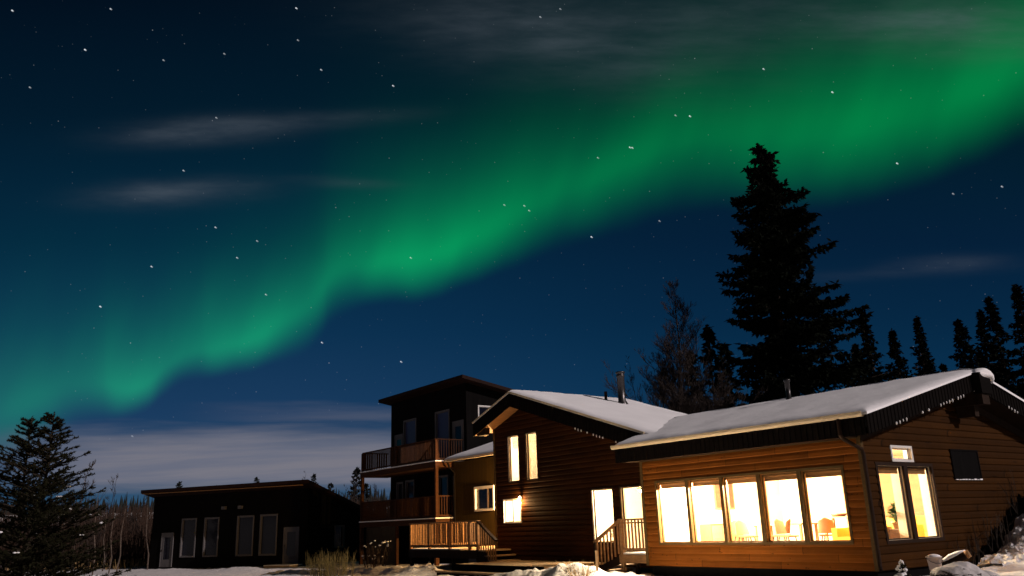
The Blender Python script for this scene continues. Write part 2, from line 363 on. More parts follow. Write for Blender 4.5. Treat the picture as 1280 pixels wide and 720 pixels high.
# ------------------------------------------------------------------ terrain
def sst(x, a, b):
    t = max(0, min(1, (x - a) / (b - a))); return t * t * (3 - 2 * t)
MOUNDS = []   # x, y, amp, rx, ry, rot
def loc_ab(x, y):
    q = Vector((x, y, 0)) - C0; return q.dot(D1), q.dot(D2)
for (a, b, am, ra, rb) in ((7.3, -2.3, .42, 1.3, .8), (9.6, -2.6, .22, 1.4, .7), (16.6, -1.6, .30, 1.1, .7), (18.6, -2.0, .26, 1.6, .6), (21.2, -2.6, .22, 1.8, .6), (24.5, -3.2, .18, 2.4, .6),
                           (19.2, 1.2, .2, 1.4, .8), (13.0, -3.2, .12, 1.5, .8), (7.6, -.6, .16, .9, .6), (-1.2, 1.8, .10, .8, 1.2), (34, -2.4, .16, 2.6, 1.)):
    MOUNDS.append((a, b, am, ra, rb))
def terrain(x, y, fine=True):
    a, b = loc_ab(x, y)
    z = -.21 - .0115 * max(0, min(a, 30)) - .012 * max(0, min(a - 30, 12))
    z += .10 * sst(a, 0, -3)
    # bank of shovelled snow rising along the gable wall
    if a < 1.5:
        k = sst(b, 1.6, 8.2)
        ridge = math.exp(-((a + .95) / .55) ** 2)
        ridge = math.exp(-((a + 1.25) / .95) ** 2)
        z += (.62 * ridge * k + .62 * k * sst(a, -.4, -1.2) + .25 * sst(b, 6, 16) * sst(a, -.5, -3)) * sst(a, .6, -.3)
    for ma, mb, am, ra, rb in MOUNDS:
        da, db = (a - ma) / ra, (b - mb) / rb
        if abs(da) < 3 and abs(db) < 3:
            g = math.exp(-da * da - db * db)
            z += am * g
            if fine: z += g * (.10 * noise.noise(Vector((x * 2.3, y * 2.3, 1))) + .09 * noise.noise(Vector((x * 5.5, y * 5.5, 2))))
    d = math.hypot(x, y)
    if fine and d < 90:
        z += .05 * noise.noise(Vector((x * .5, y * .5, 0))) + .022 * noise.noise(Vector((x * 2.1, y * 2.1, 5)))
        if a > 3: z += .06 * max(0, noise.noise(Vector((x * 4.1, y * 4.1, 7))))
    if d > 130: z += 9.5 * sst(d, 150, 290) * sst(-x, -120, 10) 
    return z
def make_ground():
    mb = MB(); rs = [1.5]
    while rs[-1] < 4500:
        r = rs[-1]; rs.append(r + max(.10 if 14 < r < 34 else .3, r * (.012 if r < 60 else .05)))
    ths = []
    t = -math.pi
    while t < math.pi - 1e-6:
        ths.append(t); t += R(.26) if abs(t) < R(36) else R(4)
    n = len(ths)
    mb.v.append(Vector((0, 0, terrain(0, 0))))
    for r in rs:
        for th in ths:
            x, y = r * math.sin(th), r * math.cos(th); mb.v.append(Vector((x, y, terrain(x, y))))
    for k in range(n): mb.f.append([0, 1 + k, 1 + (k + 1) % n])
    for i in range(len(rs) - 1):
        for k in range(n):
            mb.f.append([1 + i * n + k, 1 + (i + 1) * n + k, 1 + (i + 1) * n + (k + 1) % n, 1 + i * n + (k + 1) % n])
    o = mb.build('snow_ground', SNOWG, None, True, (0, 0, 0), recalc=False); o.data.flip_normals()
    tag(o, kind='structure')
make_ground()

# ------------------------------------------------------------------ wall, window and roof builders
def lap_wall(root, name, P, s0, s1, z0, top, openings, m, h=.165, inner=None, inner_o=-.15, flat=False):
    """top: list of (s, z) from left to right (convex). P(s, z, o): o = distance outwards."""
    mb = MB(); zb = {round(z0, 4)}; zt = max(z for s, z in top)
    k = math.floor(z0 / h) * h
    while k < zt:
        for fr in ((0, .12, .6) if not flat else (0,)):
            q = k + fr * h
            if z0 < q < zt: zb.add(round(q, 4))
        k += h
    zb.add(round(zt, 4))
    for s, z in top: zb.add(round(z, 4))
    for o in openings: zb.add(round(o[2], 4)); zb.add(round(o[3], 4))
    zb = sorted(z for z in zb if z0 - 1e-6 <= z <= zt + 1e-6)
    def rng(z):
        lo, hi = None, None
        for (sa, za), (sb, zb_) in zip(top[:-1], top[1:]):
            if max(za, zb_) < z - 1e-6: continue
            if abs(za - zb_) < 1e-6: c = [sa, sb]
            else:
                tt = (z - za) / (zb_ - za); c = []
                if za >= z - 1e-6: c.append(sa)
                if zb_ >= z - 1e-6: c.append(sb)
                if 0 <= tt <= 1: c.append(sa + tt * (sb - sa))
            for v in c:
                lo = v if lo is None else min(lo, v); hi = v if hi is None else max(hi, v)
        return lo, hi
    def off(z, row):
        if flat: return .01
        t = (z - row) / h
        if t <= .12: return .018 + (.034 - .018) * t / .12
        if t <= .6: return .034 - .004 * (t - .12) / .48
        return .030 - .022 * (t - .6) / .4
    inn = MB()
    for za, zc in zip(zb[:-1], zb[1:]):
        if zc - za < 1e-5: continue
        mid = (za + zc) / 2; row = math.floor(mid / h + 1e-6) * h
        la, ra = rng(za); lc, rc = rng(zc)
        if la is None: continue
        if lc is None: lc = rc = (la + ra) / 2
        cuts = sorted((o[0], o[1]) for o in openings if o[2] < mid < o[3])
        L = [(la, lc)]; Rr = []
        for c in cuts: Rr.append((c[0], c[0])); L.append((c[1], c[1]))
        Rr.append((ra, rc))
        for (xa, xc), (ya, yc) in zip(L, Rr):
            if ya - xa < 1e-4 and yc - xc < 1e-4: continue
            oa, oc = off(za, row), off(zc, row)
            mb.quad(P(xa, za, oa), P(ya, za, oa), P(yc, zc, oc), P(xc, zc, oc))
            if abs(za - row) < 1e-4 and not flat:
                mb.quad(P(xa, za, .006), P(ya, za, .006), P(ya, za, oa), P(xa, za, oa))
            inn.quad(P(xa, za, inner_o), P(ya, za, inner_o), P(yc, zc, inner_o), P(xc, zc, inner_o))
    w = mb.build(name, m, root)
    if inner is not None: inn.build('interior_lining', inner, root)
    else:
        inn.build('wall_backing', m, root)
    return w

def ring(mb, P, s0, s1, z0, z1, w, o0, o1, wt=None, wb=None):
    """rectangular frame with the outline s0..s1, z0..z1 and the border w, from o0 to o1 outwards"""
    wt = w if wt is None else wt; wb = w if wb is None else wb
    Q = lambda x, y, z: P(x, z, y)
    mb.box(Q, s0, s0 + w, o0, o1, z0, z1); mb.box(Q, s1 - w, s1, o0, o1, z0, z1)
    mb.box(Q, s0 + w, s1 - w, o0, o1, z1 - wt, z1); mb.box(Q, s0 + w, s1 - w, o0, o1, z0, z0 + wb)
def window(root, P, s0, s1, z0, z1, fm, jm=None, glass=GLASS, w=.055, depth=.16, mull=(), proud=.045, cross=(), label=None, name='window', blind=False):
    mb = MB(); ring(mb, P, s0 - w, s1 + w, z0 - w, z1 + w, w + .006, -.005, proud)
    Q = lambda x, y, z: P(x, z, y)
    ring(mb, P, s0 + .002, s1 - .002, z0 + .002, z1 - .002, .035, -.085, -.045)
    for c in mull: mb.box(Q, c - .03, c + .03, -.09, .0, z0, z1)
    for c in cross: mb.box(Q, s0 + .01, s1 - .01, -.088, -.03, c - .02, c + .02)
    o = mb.build(name, fm, root)
    if label: o['label'] = label
    jb = MB(); ring(jb, P, s0 - .004, s1 + .004, z0 - .004, z1 + .004, .014, -depth, -.008)
    jb.build('jamb', jm or fm, o)
    g = MB(); g.box(Q, s0 + .03, s1 - .03, -.067, -.061, z0 + .03, z1 - .03); g.build('pane', glass, o)
    if blind:
        g = MB(); g.box(Q, s0 + .03, s1 - .03, -.118, -.112, z1 - .17, z1 - .04); g.tube([P(s0 + .03, z1 - .05, -.125), P(s1 - .03, z1 - .05, -.125)], .03, 8); g.build('roller_blind', JAMB, o)
    return o
def door(root, P, s0, s1, z0, z1, m, glass, label=None, handle_right=True):
    Q = lambda x, y, z: P(x, z, y)
    mb = MB(); ring(mb, P, s0, s1, z0, z1, .06, 0, .06, wb=.02); gw = (s1 - s0)
    mb.box(Q, s0 + .06, s1 - .06, .0, .035, z0 + .02, z0 + .45)
    mb.box(Q, s0 + .06, s0 + .06 + gw * .17, 0, .035, z0 + .45, z1 - .06); mb.box(Q, s1 - .06 - gw * .17, s1 - .06, 0, .035, z0 + .45, z1 - .06)
    mb.box(Q, s0 + .06 + gw * .17, s1 - .06 - gw * .17, 0, .035, z1 - .28, z1 - .06)
    d = mb.build('door', m, root)
    if label: d['label'] = label
    g = MB(); g.box(Q, s0 + .06 + gw * .17, s1 - .06 - gw * .17, .005, .02, z0 + .45, z1 - .28); g.build('pane', glass, d)
    hx = s1 - .13 if handle_right else s0 + .13
    k = MB(); k.box(Q, hx - .015, hx + .015, .037, .09, z0 + .95, z0 + 1.07); k.build('handle', STEEL, d)
    return d
def slab(mb, c, th):
    """c: four corner points of the top; thickness th straight down"""
    d = Vector((0, 0, -th)); mb.box8([Vector(p) + d for p in c] + [Vector(p) for p in c])
def snow_sheet(root, c, th=.13, nu=40, nv=24, name='roof_snow', inset=.0, seed=0, open_edges=()):
    """soft blanket over the quad c (c0-c1 eave, c3-c2 ridge)"""
    mb = MB(); c = [Vector(p) for p in c]
    lu = (c[1] - c[0]).length; lv = (c[3] - c[0]).length
    for j in range(nv + 1):
        for i in range(nu + 1):
            u, v = i / nu, j / nv
            # crowd grid lines to the edges
            u = .5 - .5 * math.cos(math.pi * u) if nu > 8 else u; v = .5 - .5 * math.cos(math.pi * v) if nv > 8 else v
            p = (c[0] * (1 - u) + c[1] * u) * (1 - v) + (c[3] * (1 - u) + c[2] * u) * v
            e = min([x for k, x in enumerate((v * lv, (1 - u) * lu, (1 - v) * lv, u * lu)) if k not in open_edges] + [9])
            k = (1 - math.exp(-e / .11)) * .9 + .1
            ns = noise.noise(Vector((p.x * .9 + seed, p.y * .9, 2))) * .03 + noise.noise(Vector((p.x * 3.1, p.y * 3.1, seed))) * .012
            wob = noise.noise(Vector((p.x * 1.7, p.y * 1.7, 11 + seed))) * .05 if e < .01 else 0
            mb.v.append(p + Vector((0, 0, max(.012, th * k + ns * k))) + (c[0] - c[3]).normalized() * wob * (1 if v < .5 else 0))
    n = nu + 1
    for j in range(nv):
        for i in range(nu): mb.f.append([j * n + i, j * n + i + 1, (j + 1) * n + i + 1, (j + 1) * n + i])
    # skirt down to the roof
    rim = [i for i in range(n)] + [j * n + nu for j in range(1, nv + 1)] + [nv * n + i for i in range(nu - 1, -1, -1)] + [j * n for j in range(nv - 1, 0, -1)]
    base = len(mb.v)
    for r in rim:
        q = mb.v[r].copy(); mb.v.append(q - Vector((0, 0, th * .55)))
    m_ = len(rim)
    for k in range(m_): mb.f.append([rim[k], rim[(k + 1) % m_], base + (k + 1) % m_, base + k])
    return mb.build(name, SNOW, root, True)
def ribbed(root, a, b, hgt, out, m=FASCIA, pitch=.15, depth=.018, name='fascia', hgt2=None):
    """standing-rib metal fascia whose top edge runs a-b"""
    mb = MB(); a, b = Vector(a), Vector(b); L = (b - a).length; d = (b - a) / L; out = Vector(out).normalized(); n = int(L / pitch)
    prof = []
    for i in range(n + 1):
        s = i * L / n
        for ds, o in ((0, 0), (pitch * .5, 0), (pitch * .58, depth), (pitch * .86, depth), (pitch * .94, 0)):
            if s + ds <= L: prof.append((s + ds, o))
    base = 0
    for s, o in prof:
        p = a + d * s + out * o; mb.v += [p, p - Vector((0, 0, hgt))]
    for i in range(len(prof) - 1): mb.f.append([2 * i, 2 * i + 2, 2 * i + 3, 2 * i + 1])
    # flat back board
    o_ = -.03
    mb.box8([a + out * o_ - Vector((0, 0, hgt)), b + out * o_ - Vector((0, 0, hgt)), b + out * -.002 - Vector((0, 0, hgt)), a + out * -.002 - Vector((0, 0, hgt)), a + out * o_, b + out * o_, b + out * -.002, a + out * -.002])
    return mb.build(name, m, root)
def glint_beads(root, a, b, pitch, out, seed):  # white beads modelled in place of light specks along the fascia edge
    r_ = random.Random(seed); a, b = Vector(a), Vector(b); L = (b - a).length; n = int(L / pitch); mb = MB(); out = Vector(out)
    for i in range(n + 1):
        if r_.random() < .15 or noise.noise(Vector((i * .22, seed * 3.1, 0))) < -.12: continue
        p = a + (b - a) * (i / n) + out * .025; w = .012 + r_.random() * .012
        mb.lathe(p + Vector((0, 0, -.035)), [(w * .3, -.015 - r_.random() * .03), (w, .005), (w * .9, .03), (w * .3, .045)], 6)
    return tag(mb.build('glint_edge', GLINT, root, True), kind='stuff')
def room(root, a0, a1, b0, b1, z0, z1, sides='lrbcf', wallm=CREAM):
    """l: at a1, r: at a0, f: at b0, b: at b1, c: ceiling + floor"""
    mb = MB()
    if 'l' in sides: mb.quad(G(a1, b0, z0), G(a1, b1, z0), G(a1, b1, z1), G(a1, b0, z1))
    if 'r' in sides: mb.quad(G(a0, b0, z0), G(a0, b1, z0), G(a0, b1, z1), G(a0, b0, z1))
    if 'b' in sides: mb.quad(G(a0, b1, z0), G(a1, b1, z0), G(a1, b1, z1), G(a0, b1, z1))
    if 'f' in sides: mb.quad(G(a0, b0, z0), G(a1, b0, z0), G(a1, b0, z1), G(a0, b0, z1))
    if mb.f: mb.build('interior_wall', wallm, root, recalc=False)
    f = MB(); f.box(G, a0 - .02, a1 + .02, b0 - .02, b1 + .02, z0 - .06, z0); f.build('floor', FLOOR, root)
    c = MB(); c.box(G, a0 - .02, a1 + .02, b0 - .02, b1 + .02, z1, z1 + .06); c.build('ceiling', CEIL, root)
def wall_lamp(P, s, z, label, watt, group=None, bulb=True):
    Q = lambda x, y, z_: P(x, z_, y)
    t = thing('wall_lantern', P(s, z, .03), label, 'lamp', group)
    m_ = MB(); m_.box(Q, s - .05, s + .05, .036, .055, z - .1, z + .1); m_.box(Q, s - .012, s + .012, .055, .14, z + .06, z + .085); m_.lathe(P(s, z + .04, .13), [(.07, 0), (.05, .03), (.015, .06)], 12); m_.build('bracket', DARKW, t)
    g = MB(); g.lathe(P(s, z - .03, .13), [(.025, -.03), (.045, 0), (.04, .04), (.02, .065)], 12); g.build('bulb', BULB, t, True)
    l = bpy.data.lights.new('lantern_light', 'POINT'); l.energy = watt * 4; l.color = (1, .58, .22); l.shadow_soft_size = .05
    o = bpy.data.objects.new('lantern_light', l); COL.objects.link(o); o.parent = t; o.location = P(s, z - .14, .16) - t.location
    return t
def pendant(a, b, z, ztop, watt, label, group='pendant lamps inside the lit house', col=(1, .77, .52)):
    p = G(a, b, z); t = thing('pendant_lamp', p, label, 'lamp', group)
    m_ = MB(); m_.lathe(p, [(.14, 0), (.11, .09), (.04, .13)], 16); m_.build('lamp_shade', SHADE, t, True)
    c = MB(); c.tube([p + Vector((0, 0, .12)), G(a, b, ztop)], .006, 5); c.build('cord', DARKW, t)
    g = MB(); g.lathe(p + Vector((0, 0, -.03)), [(.02, -.04), (.045, -.01), (.03, .04)], 10); g.build('bulb', BULB, t, True)
    l = bpy.data.lights.new('pendant_light', 'POINT'); l.energy = watt * 3.2; l.color = col; l.shadow_soft_size = .08
    o = bpy.data.objects.new('pendant_light', l); COL.objects.link(o); o.parent = t; o.location = (0, 0, -.16)
    return t

# ------------------------------------------------------------------ the lit wing
FRONT = lambda s, z, o: G(s, -o, z)
GABLE = lambda s, z, o: G(-o, s, z)
wing = thing('lodge_wing', C0, 'cedar sided lodge wing with five bright picture windows under a snowy roof', 'house')
WIN = [(.52 + 1.175 * k, 1.60 + 1.175 * k) for k in range(5)]
lap_wall(wing, 'wall', FRONT, 0, 6.86, 0, [(0, 2.95), (6.86, 2.95)], [(s0, s1, .6, 2.2) for s0, s1 in WIN], CEDAR, inner=CREAM)
for s0, s1 in WIN: window(wing, FRONT, s0, s1, .6, 2.2, TRIM, JAMB, blind=True)
GW = [(.5, 1.58), (1.72, 2.8)]
lap_wall(wing, 'wall', GABLE, 0, 9.2, 0, [(0, 2.95), (4.6, 4.05), (9.2, 2.95)], [(GW[0][0], GW[0][1], .6, 2.22), (GW[1][0], GW[1][1], .6, 2.22), (1.2, 2.02, 2.36, 2.63)], CEDAR_SHADE, inner=CREAM)
for s0, s1 in GW: window(wing, GABLE, s0, s1, .6, 2.22, DARKW, CREAM, w=.07, depth=.3, blind=True)
window(wing, GABLE, 1.2, 2.02, 2.36, 2.63, WHITE, WHITE, w=.05, label='small white framed transom window')
vw = MB(); ring(vw, GABLE, 3.82, 5.2, 1.92, 2.66, .04, .036, .06); vb = vw.build('window', BLACK, wing); vb['label'] = 'dark shuttered window with snow on its sill'
g_ = MB(); g_.box(lambda x, y, z: GABLE(x, z, y), 3.86, 5.16, .037, .045, 1.96, 2.62); g_.build('shutter', BLACK, vb)
g_ = MB()
for k in range(9): g_.box(lambda x, y, z: GABLE(x, z, y), 3.84 + k * .15, 3.84 + k * .15 + .10 + .05 * rnd.random(), .037, .075, 1.925 - .012, 1.925 + .022 * rnd.random())
g_.build('sill_snow', SNOW, vb)
lap_wall(wing, 'wall', lambda s, z, o: G(6.86 + o, s, z), 0, 4.0, 0, [(0, 2.95), (4.0, 3.9)], [], CEDAR)
for a, b in ((-.045, -.045), (6.80, -.045)):
    cb = MB(); cb.box(G, a, a + .1, b, b + .1, 0, 2.95); cb.build('corner_board', TRIM, wing)
sk = MB(); sk.box(G, .08, 6.8, .08, .2, -.8, .0); sk.box(G, .08, .2, .2, 9.1, -.8, 0); sk.box(G, 6.7, 6.8, .2, 4, -.8, 0); sk.build('skirting', BLACK, wing)
fb = MB(); fb.box(G, 0.01, 6.85, -.05, -.036, 2.80, 2.97); fb.build('frieze_shade_board', TRIM, wing)
# roof
E0 = 3.27; KW = .25
rz_ = lambda b: E0 + KW * ((b + .6) if b <= 4.6 else (9.8 - b))
rf = MB(); slab(rf, [G(-.6, -.6, E0), G(7.29, -.6, E0), G(9.9, 4.6, rz_(4.6)), G(-.6, 4.6, rz_(4.6))], .16)
slab(rf, [G(-.6, 4.602, rz_(4.6)), G(9.9, 4.602, rz_(4.6)), G(9.9, 9.8, E0), G(-.6, 9.8, E0)], .16); rf.build('roof', FASCIA, wing)
snow_sheet(wing, [G(-.665, -.63, E0 + .0), G(7.3, -.63, E0 + .0), G(9.9, 4.6, rz_(4.6)), G(-.665, 4.6, rz_(4.6))], .10, 90, 46, open_edges=(2,))
snow_sheet(wing, [G(9.9, 9.83, E0), G(-.665, 9.83, E0), G(-.665, 4.6, rz_(4.6)), G(9.9, 4.6, rz_(4.6))], .11, 60, 30, seed=4, open_edges=(2,))
ribbed(wing, G(-.56, -.62, E0 - .02), G(7.27, -.62, E0 - .02), .45, -D2)
ribbed(wing, G(-.62, -.6, E0 - .0), G(-.62, 4.6, rz_(4.6) - .0), .46, -D1)
ribbed(wing, G(-.62, 4.6, rz_(4.6)), G(-.62, 9.8, E0), .46, -D1)
glint_beads(wing, G(-.62, .35, rz_(.35) - .44), G(-.62, 4.35, rz_(4.35) - .44), .15, -D1, 1)
glint_beads(wing, G(-.62, 4.9, rz_(4.9) - .44), G(-.62, 9.6, rz_(9.6) - .44), .15, -D1, 2)
so = MB()
for b0, b1 in ((-.6, 4.6), (4.6, 9.8)):
    so.box8([G(-.59, b0, rz_(b0) - .47), G(.0, b0, rz_(b0) - .47), G(.0, b1, rz_(b1) - .47), G(-.59, b1, rz_(b1) - .47), G(-.59, b0, rz_(b0) - .44), G(.0, b0, rz_(b0) - .44), G(.0, b1, rz_(b1) - .44), G(-.59, b1, rz_(b1) - .44)])
so.box(G, 0, 7.25, -.59, 0, E0 - .45, E0 - .42); so.build('soffit', DARKW, wing)
fz = MB()
for b0, b1, sg in ((-.02, 4.6, 1), (4.6, 9.2, 1)):
    z0_, z1_ = rz_(b0) - .47, rz_(b1) - .47
    fz.box8([G(-.06, b0, z0_ - .2), G(-.036, b0, z0_ - .2), G(-.036, b1, z1_ - .2), G(-.06, b1, z1_ - .2), G(-.06, b0, z0_), G(-.036, b0, z0_), G(-.036, b1, z1_), G(-.06, b1, z1_)])
fz.build('frieze_shade_board', DARKW, wing)  # dark board added for the shaded void beneath the gable soffit
rb = MB(); rb.box(G, -.78, -.02, 4.42, 4.78, 3.72, 4.12); rb.box(G, -.50, -.05, 4.5, 4.7, 3.45, 3.72); rb.build('ridge_beam', DARKW, wing)
hb = MB(); hb.box(G, -.84, -.625, 4.34, 4.9, 3.98, 4.5); hb.build('ridge_cap', FASCIA, wing)
lump = MB(); bm = bmesh.new(); bmesh.ops.create_icosphere(bm, subdivisions=4, radius=1)
cc = G(-.72, 4.78, 4.50)
for v in bm.verts:
    n_ = 1 + .18 * noise.noise(v.co * 1.3 + Vector((5, 0, 0))) + .05 * noise.noise(v.co * 4)
    q = v.co * n_; zz_ = q.z * .15
    if q.x > .2: zz_ -= .22 * (q.x - .2)
    v.co = D1 * (q.y * .2) + D2 * (q.x * .40) + Vector((0, 0, zz_))
lump.v = [cc + v.co for v in bm.verts]; bm.verts.index_update(); lump.f = [[v.index for v in f.verts] for f in bm.faces]; bm.free()
lump.build('snow_lump', SNOW, wing, True)
gt = MB()
n_ = 7
for i in range(n_):     # half-round gutter under the snow edge
    a0, a1 = math.pi * i / n_, math.pi * (i + 1) / n_
    p = [(-.70 - .065 * math.cos(t), E0 - .01 - .08 * math.sin(t)) for t in (a0, a1)]
    gt.quad(G(-.6, p[0][0], p[0][1]), G(7.28, p[0][0], p[0][1]), G(7.28, p[1][0], p[1][1]), G(-.6, p[1][0], p[1][1]))
gt.box(G, -.6, 7.28, -.768, -.755, E0 - .03, E0 + .02)
gt.build('gutter', GUTTER, wing)
dp = MB(); dp.tube([G(.0, -.70, E0 - .08), G(.0, -.70, E0 - .42), G(.0, -.62, E0 - .50), G(-.09, -.10, 2.55), G(-.10, -.08, 2.42), G(-.10, -.08, .15), G(-.16, -.16, .02)], .045, 10); dp.build('downspout', DARKW, wing)
vp_ = MB(); p = G(4.72, 4.3, rz_(4.3)); vp_.lathe(p, [(.1, 0), (.1, .12), (.075, .13), (.075, .62), (.1, .63), (.1, .7)], 14); vp_.build('vent_pipe', STEEL, wing, True)
room(wing, .151, 6.70, .151, 6.0, .25, 2.76, 'lb')
pp = MB(); pp.box(G, .16, 4.4, 5.93, 5.99, .25, 2.755); pp.build('dim_pine_panelling', PINE, wing)  # darker section added so the room looks dimmer through the gable windows
# ------------------------------------------------------------------ interior things of the wing
for k, (a, b, w) in enumerate(((3.35, .8, 950), (4.55, .8, 1050), (5.75, .8, 1050), (2.3, 3.0, 40))):
    pendant(a, b, 2.35, 2.75, w, ['pale pendant lamp behind the middle picture window', 'pale pendant lamp behind the second picture window', 'pale pendant lamp behind the first picture window by the porch', 'pale pendant lamp deep in the room behind the gable windows'][k])
def make_chair(label):
    t = thing('dining_chair', (0, 0, 0), label, 'chair', 'dining chairs seen through the picture windows')
    I = lambda x, y, z: Vector((x, y, z))
    m_ = MB(); m_.box8([I(-.21, -.2, .42), I(.21, -.2, .42), I(.2, .2, .44), I(-.2, .2, .44), I(-.22, -.21, .455), I(.22, -.21, .455), I(.21, .21, .475), I(-.21, .21, .475)]); m_.build('seat', CHAIRM, t)
    m_ = MB(); n = 8
    for i in range(n):
        x0, x1 = -.22 + .44 * i / n, -.22 + .44 * (i + 1) / n; f = lambda x: .21 - 1.1 * x * x; w0, w1 = (1 - .5 * abs(x0) / .22 * .4), (1 - .5 * abs(x1) / .22 * .4)
        m_.box8([I(x0, f(x0), .5), I(x1, f(x1), .5), I(x1, f(x1) + .025, .5), I(x0, f(x0) + .025, .5), I(x0 * .8, f(x0) + .07, .5 + .38 * w0), I(x1 * .8, f(x1) + .07, .5 + .38 * w1), I(x1 * .8, f(x1) + .09, .5 + .38 * w1), I(x0 * .8, f(x0) + .09, .5 + .38 * w0)])
    m_.build('backrest', CHAIRM, t)
    for sx in (-1, 1):
        for sy in (-1, 1):
            l = MB(); l.tube([I(sx * .14, sy * .14, .43), I(sx * .22, sy * .21, 0)], [.016, .011], 6); l.build('leg', DARKW, t)
    return t
ch0 = make_chair('')
CH = [(2.35, 1.9, 2.6, 'dark shell chair beside the counter in the right hand picture window'), (3.45, 1.7, .6, 'shell chair seen near the left edge of the fourth picture window'), (3.95, 2.1, -2.2, 'shell chair standing between table and mullion in the fourth picture window'), (4.75, 1.7, .4, 'shell chair low in the middle picture window'), (5.3, 2.2, 2.2, 'shell chair by the left jamb of the middle picture window')]
for i, (a, b, r_, lb) in enumerate(CH):
    c = ch0 if i == 0 else copy_tree(ch0)
    c.location = G(a, b, .25); c.rotation_euler = (0, 0, r_); c['label'] = lb
def table(a0, a1, b0, b1, top, label, name='dining_table'):
    t = thing(name, G((a0 + a1) / 2, (b0 + b1) / 2, .25), label, 'table')
    m_ = MB(); m_.box(G, a0, a1, b0, b1, top - .04, top); m_.build('tabletop', PINE, t)
    for a in (a0 + .06, a1 - .06):
        for b in (b0 + .06, b1 - .06):
            l = MB(); l.box(G, a - .03, a + .03, b - .03, b + .03, .25, top - .04); l.build('leg', PINE, t)
    return t
table(3.5, 5.1, 2.4, 3.2, 1.0, 'pine dining table behind the row of shell chairs')
table(2.2, 3.0, 2.6, 3.1, 1.14, 'high pine counter seen through the right hand picture window', 'counter_table')
tag_ = MB(); tag_.lathe(G(2.6, 2.8, 1.14), [(.16, 0), (.2, .05), (.19, .08)], 14); tag(tag_.build('serving_bowl', CHAIRM, None, True, G(2.6, 2.8, 1.14)), 'brown serving bowl on the high counter', 'bowl')
def sofa(a, b, label):
    t = thing('armchair', G(a, b, .25), label, 'armchair')
    m_ = MB(); m_.box(G, a - .38, a + .38, b - .35, b + .35, .32, .68); m_.build('seat', YELLOW, t)
    m_ = MB(); m_.box(G, a - .36, a + .36, b + .35, b + .5, .32, 1.08); m_.build('backrest', YELLOW, t)
    for s in (-1, 1):
        m_ = MB(); m_.box(G, a + s * .38 if s > 0 else a - .52, a + .52 if s > 0 else a - .38, b - .35, b + .5, .30, .88); m_.build('armrest', YELLOW, t)
        for q in (-.25, .4):
            l = MB(); l.box(G, a + s * .4 - .02, a + s * .4 + .02, b + q - .02, b + q + .02, .25, .31); l.build('leg', DARKW, t)
    return t
sofa(1.15, 1.35, 'mustard armchair in the corner between both windows, beside the plant')
sofa(1.5, 3.4, 'mustard armchair behind the plant in the left gable pane')
sofa(1.8, 5.2, 'mustard armchair low at the left edge of the right gable pane')
def potted(a, b, z, pr, ph, leaves, lr, label, name='potted_plant', seed=3, lh=.35):
    r_ = random.Random(seed); t = thing(name, G(a, b, z), label, 'plant')
    m_ = MB(); m_.lathe(G(a, b, z), [(pr * .7, 0), (pr, ph), (pr * 1.08, ph), (pr * 1.08, ph + .03), (pr * .9, ph + .03)], 14); m_.build('pot', POT, t, True)
    s = MB(); f = MB(); top = G(a, b, z + ph)
    for i in range(leaves):
        d = Vector((r_.uniform(-1, 1), r_.uniform(-1, 1), r_.uniform(.0, 1.3))).normalized(); p = top + Vector((d.x * lr * r_.uniform(.3, 1), d.y * lr * r_.uniform(.3, 1), lh * .35 + d.z * lh * r_.uniform(.3, 1)))
        if i % 3 == 0: s.tube([top, (top + p) / 2 + Vector((0, 0, .05)), p], .006, 4)
        u = Vector((d.x, d.y, -.3 + r_.random() * .6)).normalized() * r_.uniform(.05, .10); w = u.cross(Vector((0, 0, 1))).normalized() * r_.uniform(.025, .05)
        f.add([p - u, p + w, p + u, p - w + Vector((0, 0, .01))], [[0, 1, 2, 3]])
    s.build('stem', LEAF, t); f.build('foliage', LEAF, t, recalc=False)
    return t
st = thing('plant_stand', G(.42, 1.75, .25), 'pale plant stand inside the left gable pane', 'stand')
m_ = MB(); m_.box(G, .27, .57, 1.6, 1.9, .25, .80); m_.build('cabinet', PINE, st); m_ = MB(); m_.box(G, .25, .59, 1.58, 1.92, .80, .83); m_.build('top', PINE, st)
potted(.42, 1.72, .83, .11, .13, 150, .22, 'leafy green plant in a pot inside the left gable pane', seed=5)
pic = thing('wall_picture', G(6.68, 3.2, 1.9), 'reddish framed picture on the wall behind the second picture window', 'picture')
m_ = MB(); m_.box(G, 6.66, 6.695, 2.75, 3.65, 1.45, 2.3); m_.build('frame', PINE, pic); m_ = MB(); m_.box(G, 6.65, 6.662, 2.8, 3.6, 1.5, 2.25); m_.build('canvas', mat('picture_canvas', (.10, .035, .015), .8, .5), pic)
cab = thing('sideboard', G(6.45, 2.6, .25), 'brown slatted sideboard against the wall behind the second picture window', 'sideboard')
m_ = MB(); m_.box(G, 6.25, 6.68, 2.0, 3.4, .3, 1.05); m_.build('cabinet', CHAIRM, cab)
for k in range(3):
    m_ = MB(); m_.box(G, 6.235, 6.25, 2.04 + k * .45, 2.46 + k * .45, .34, 1.0); m_.build('door', PINE, cab)

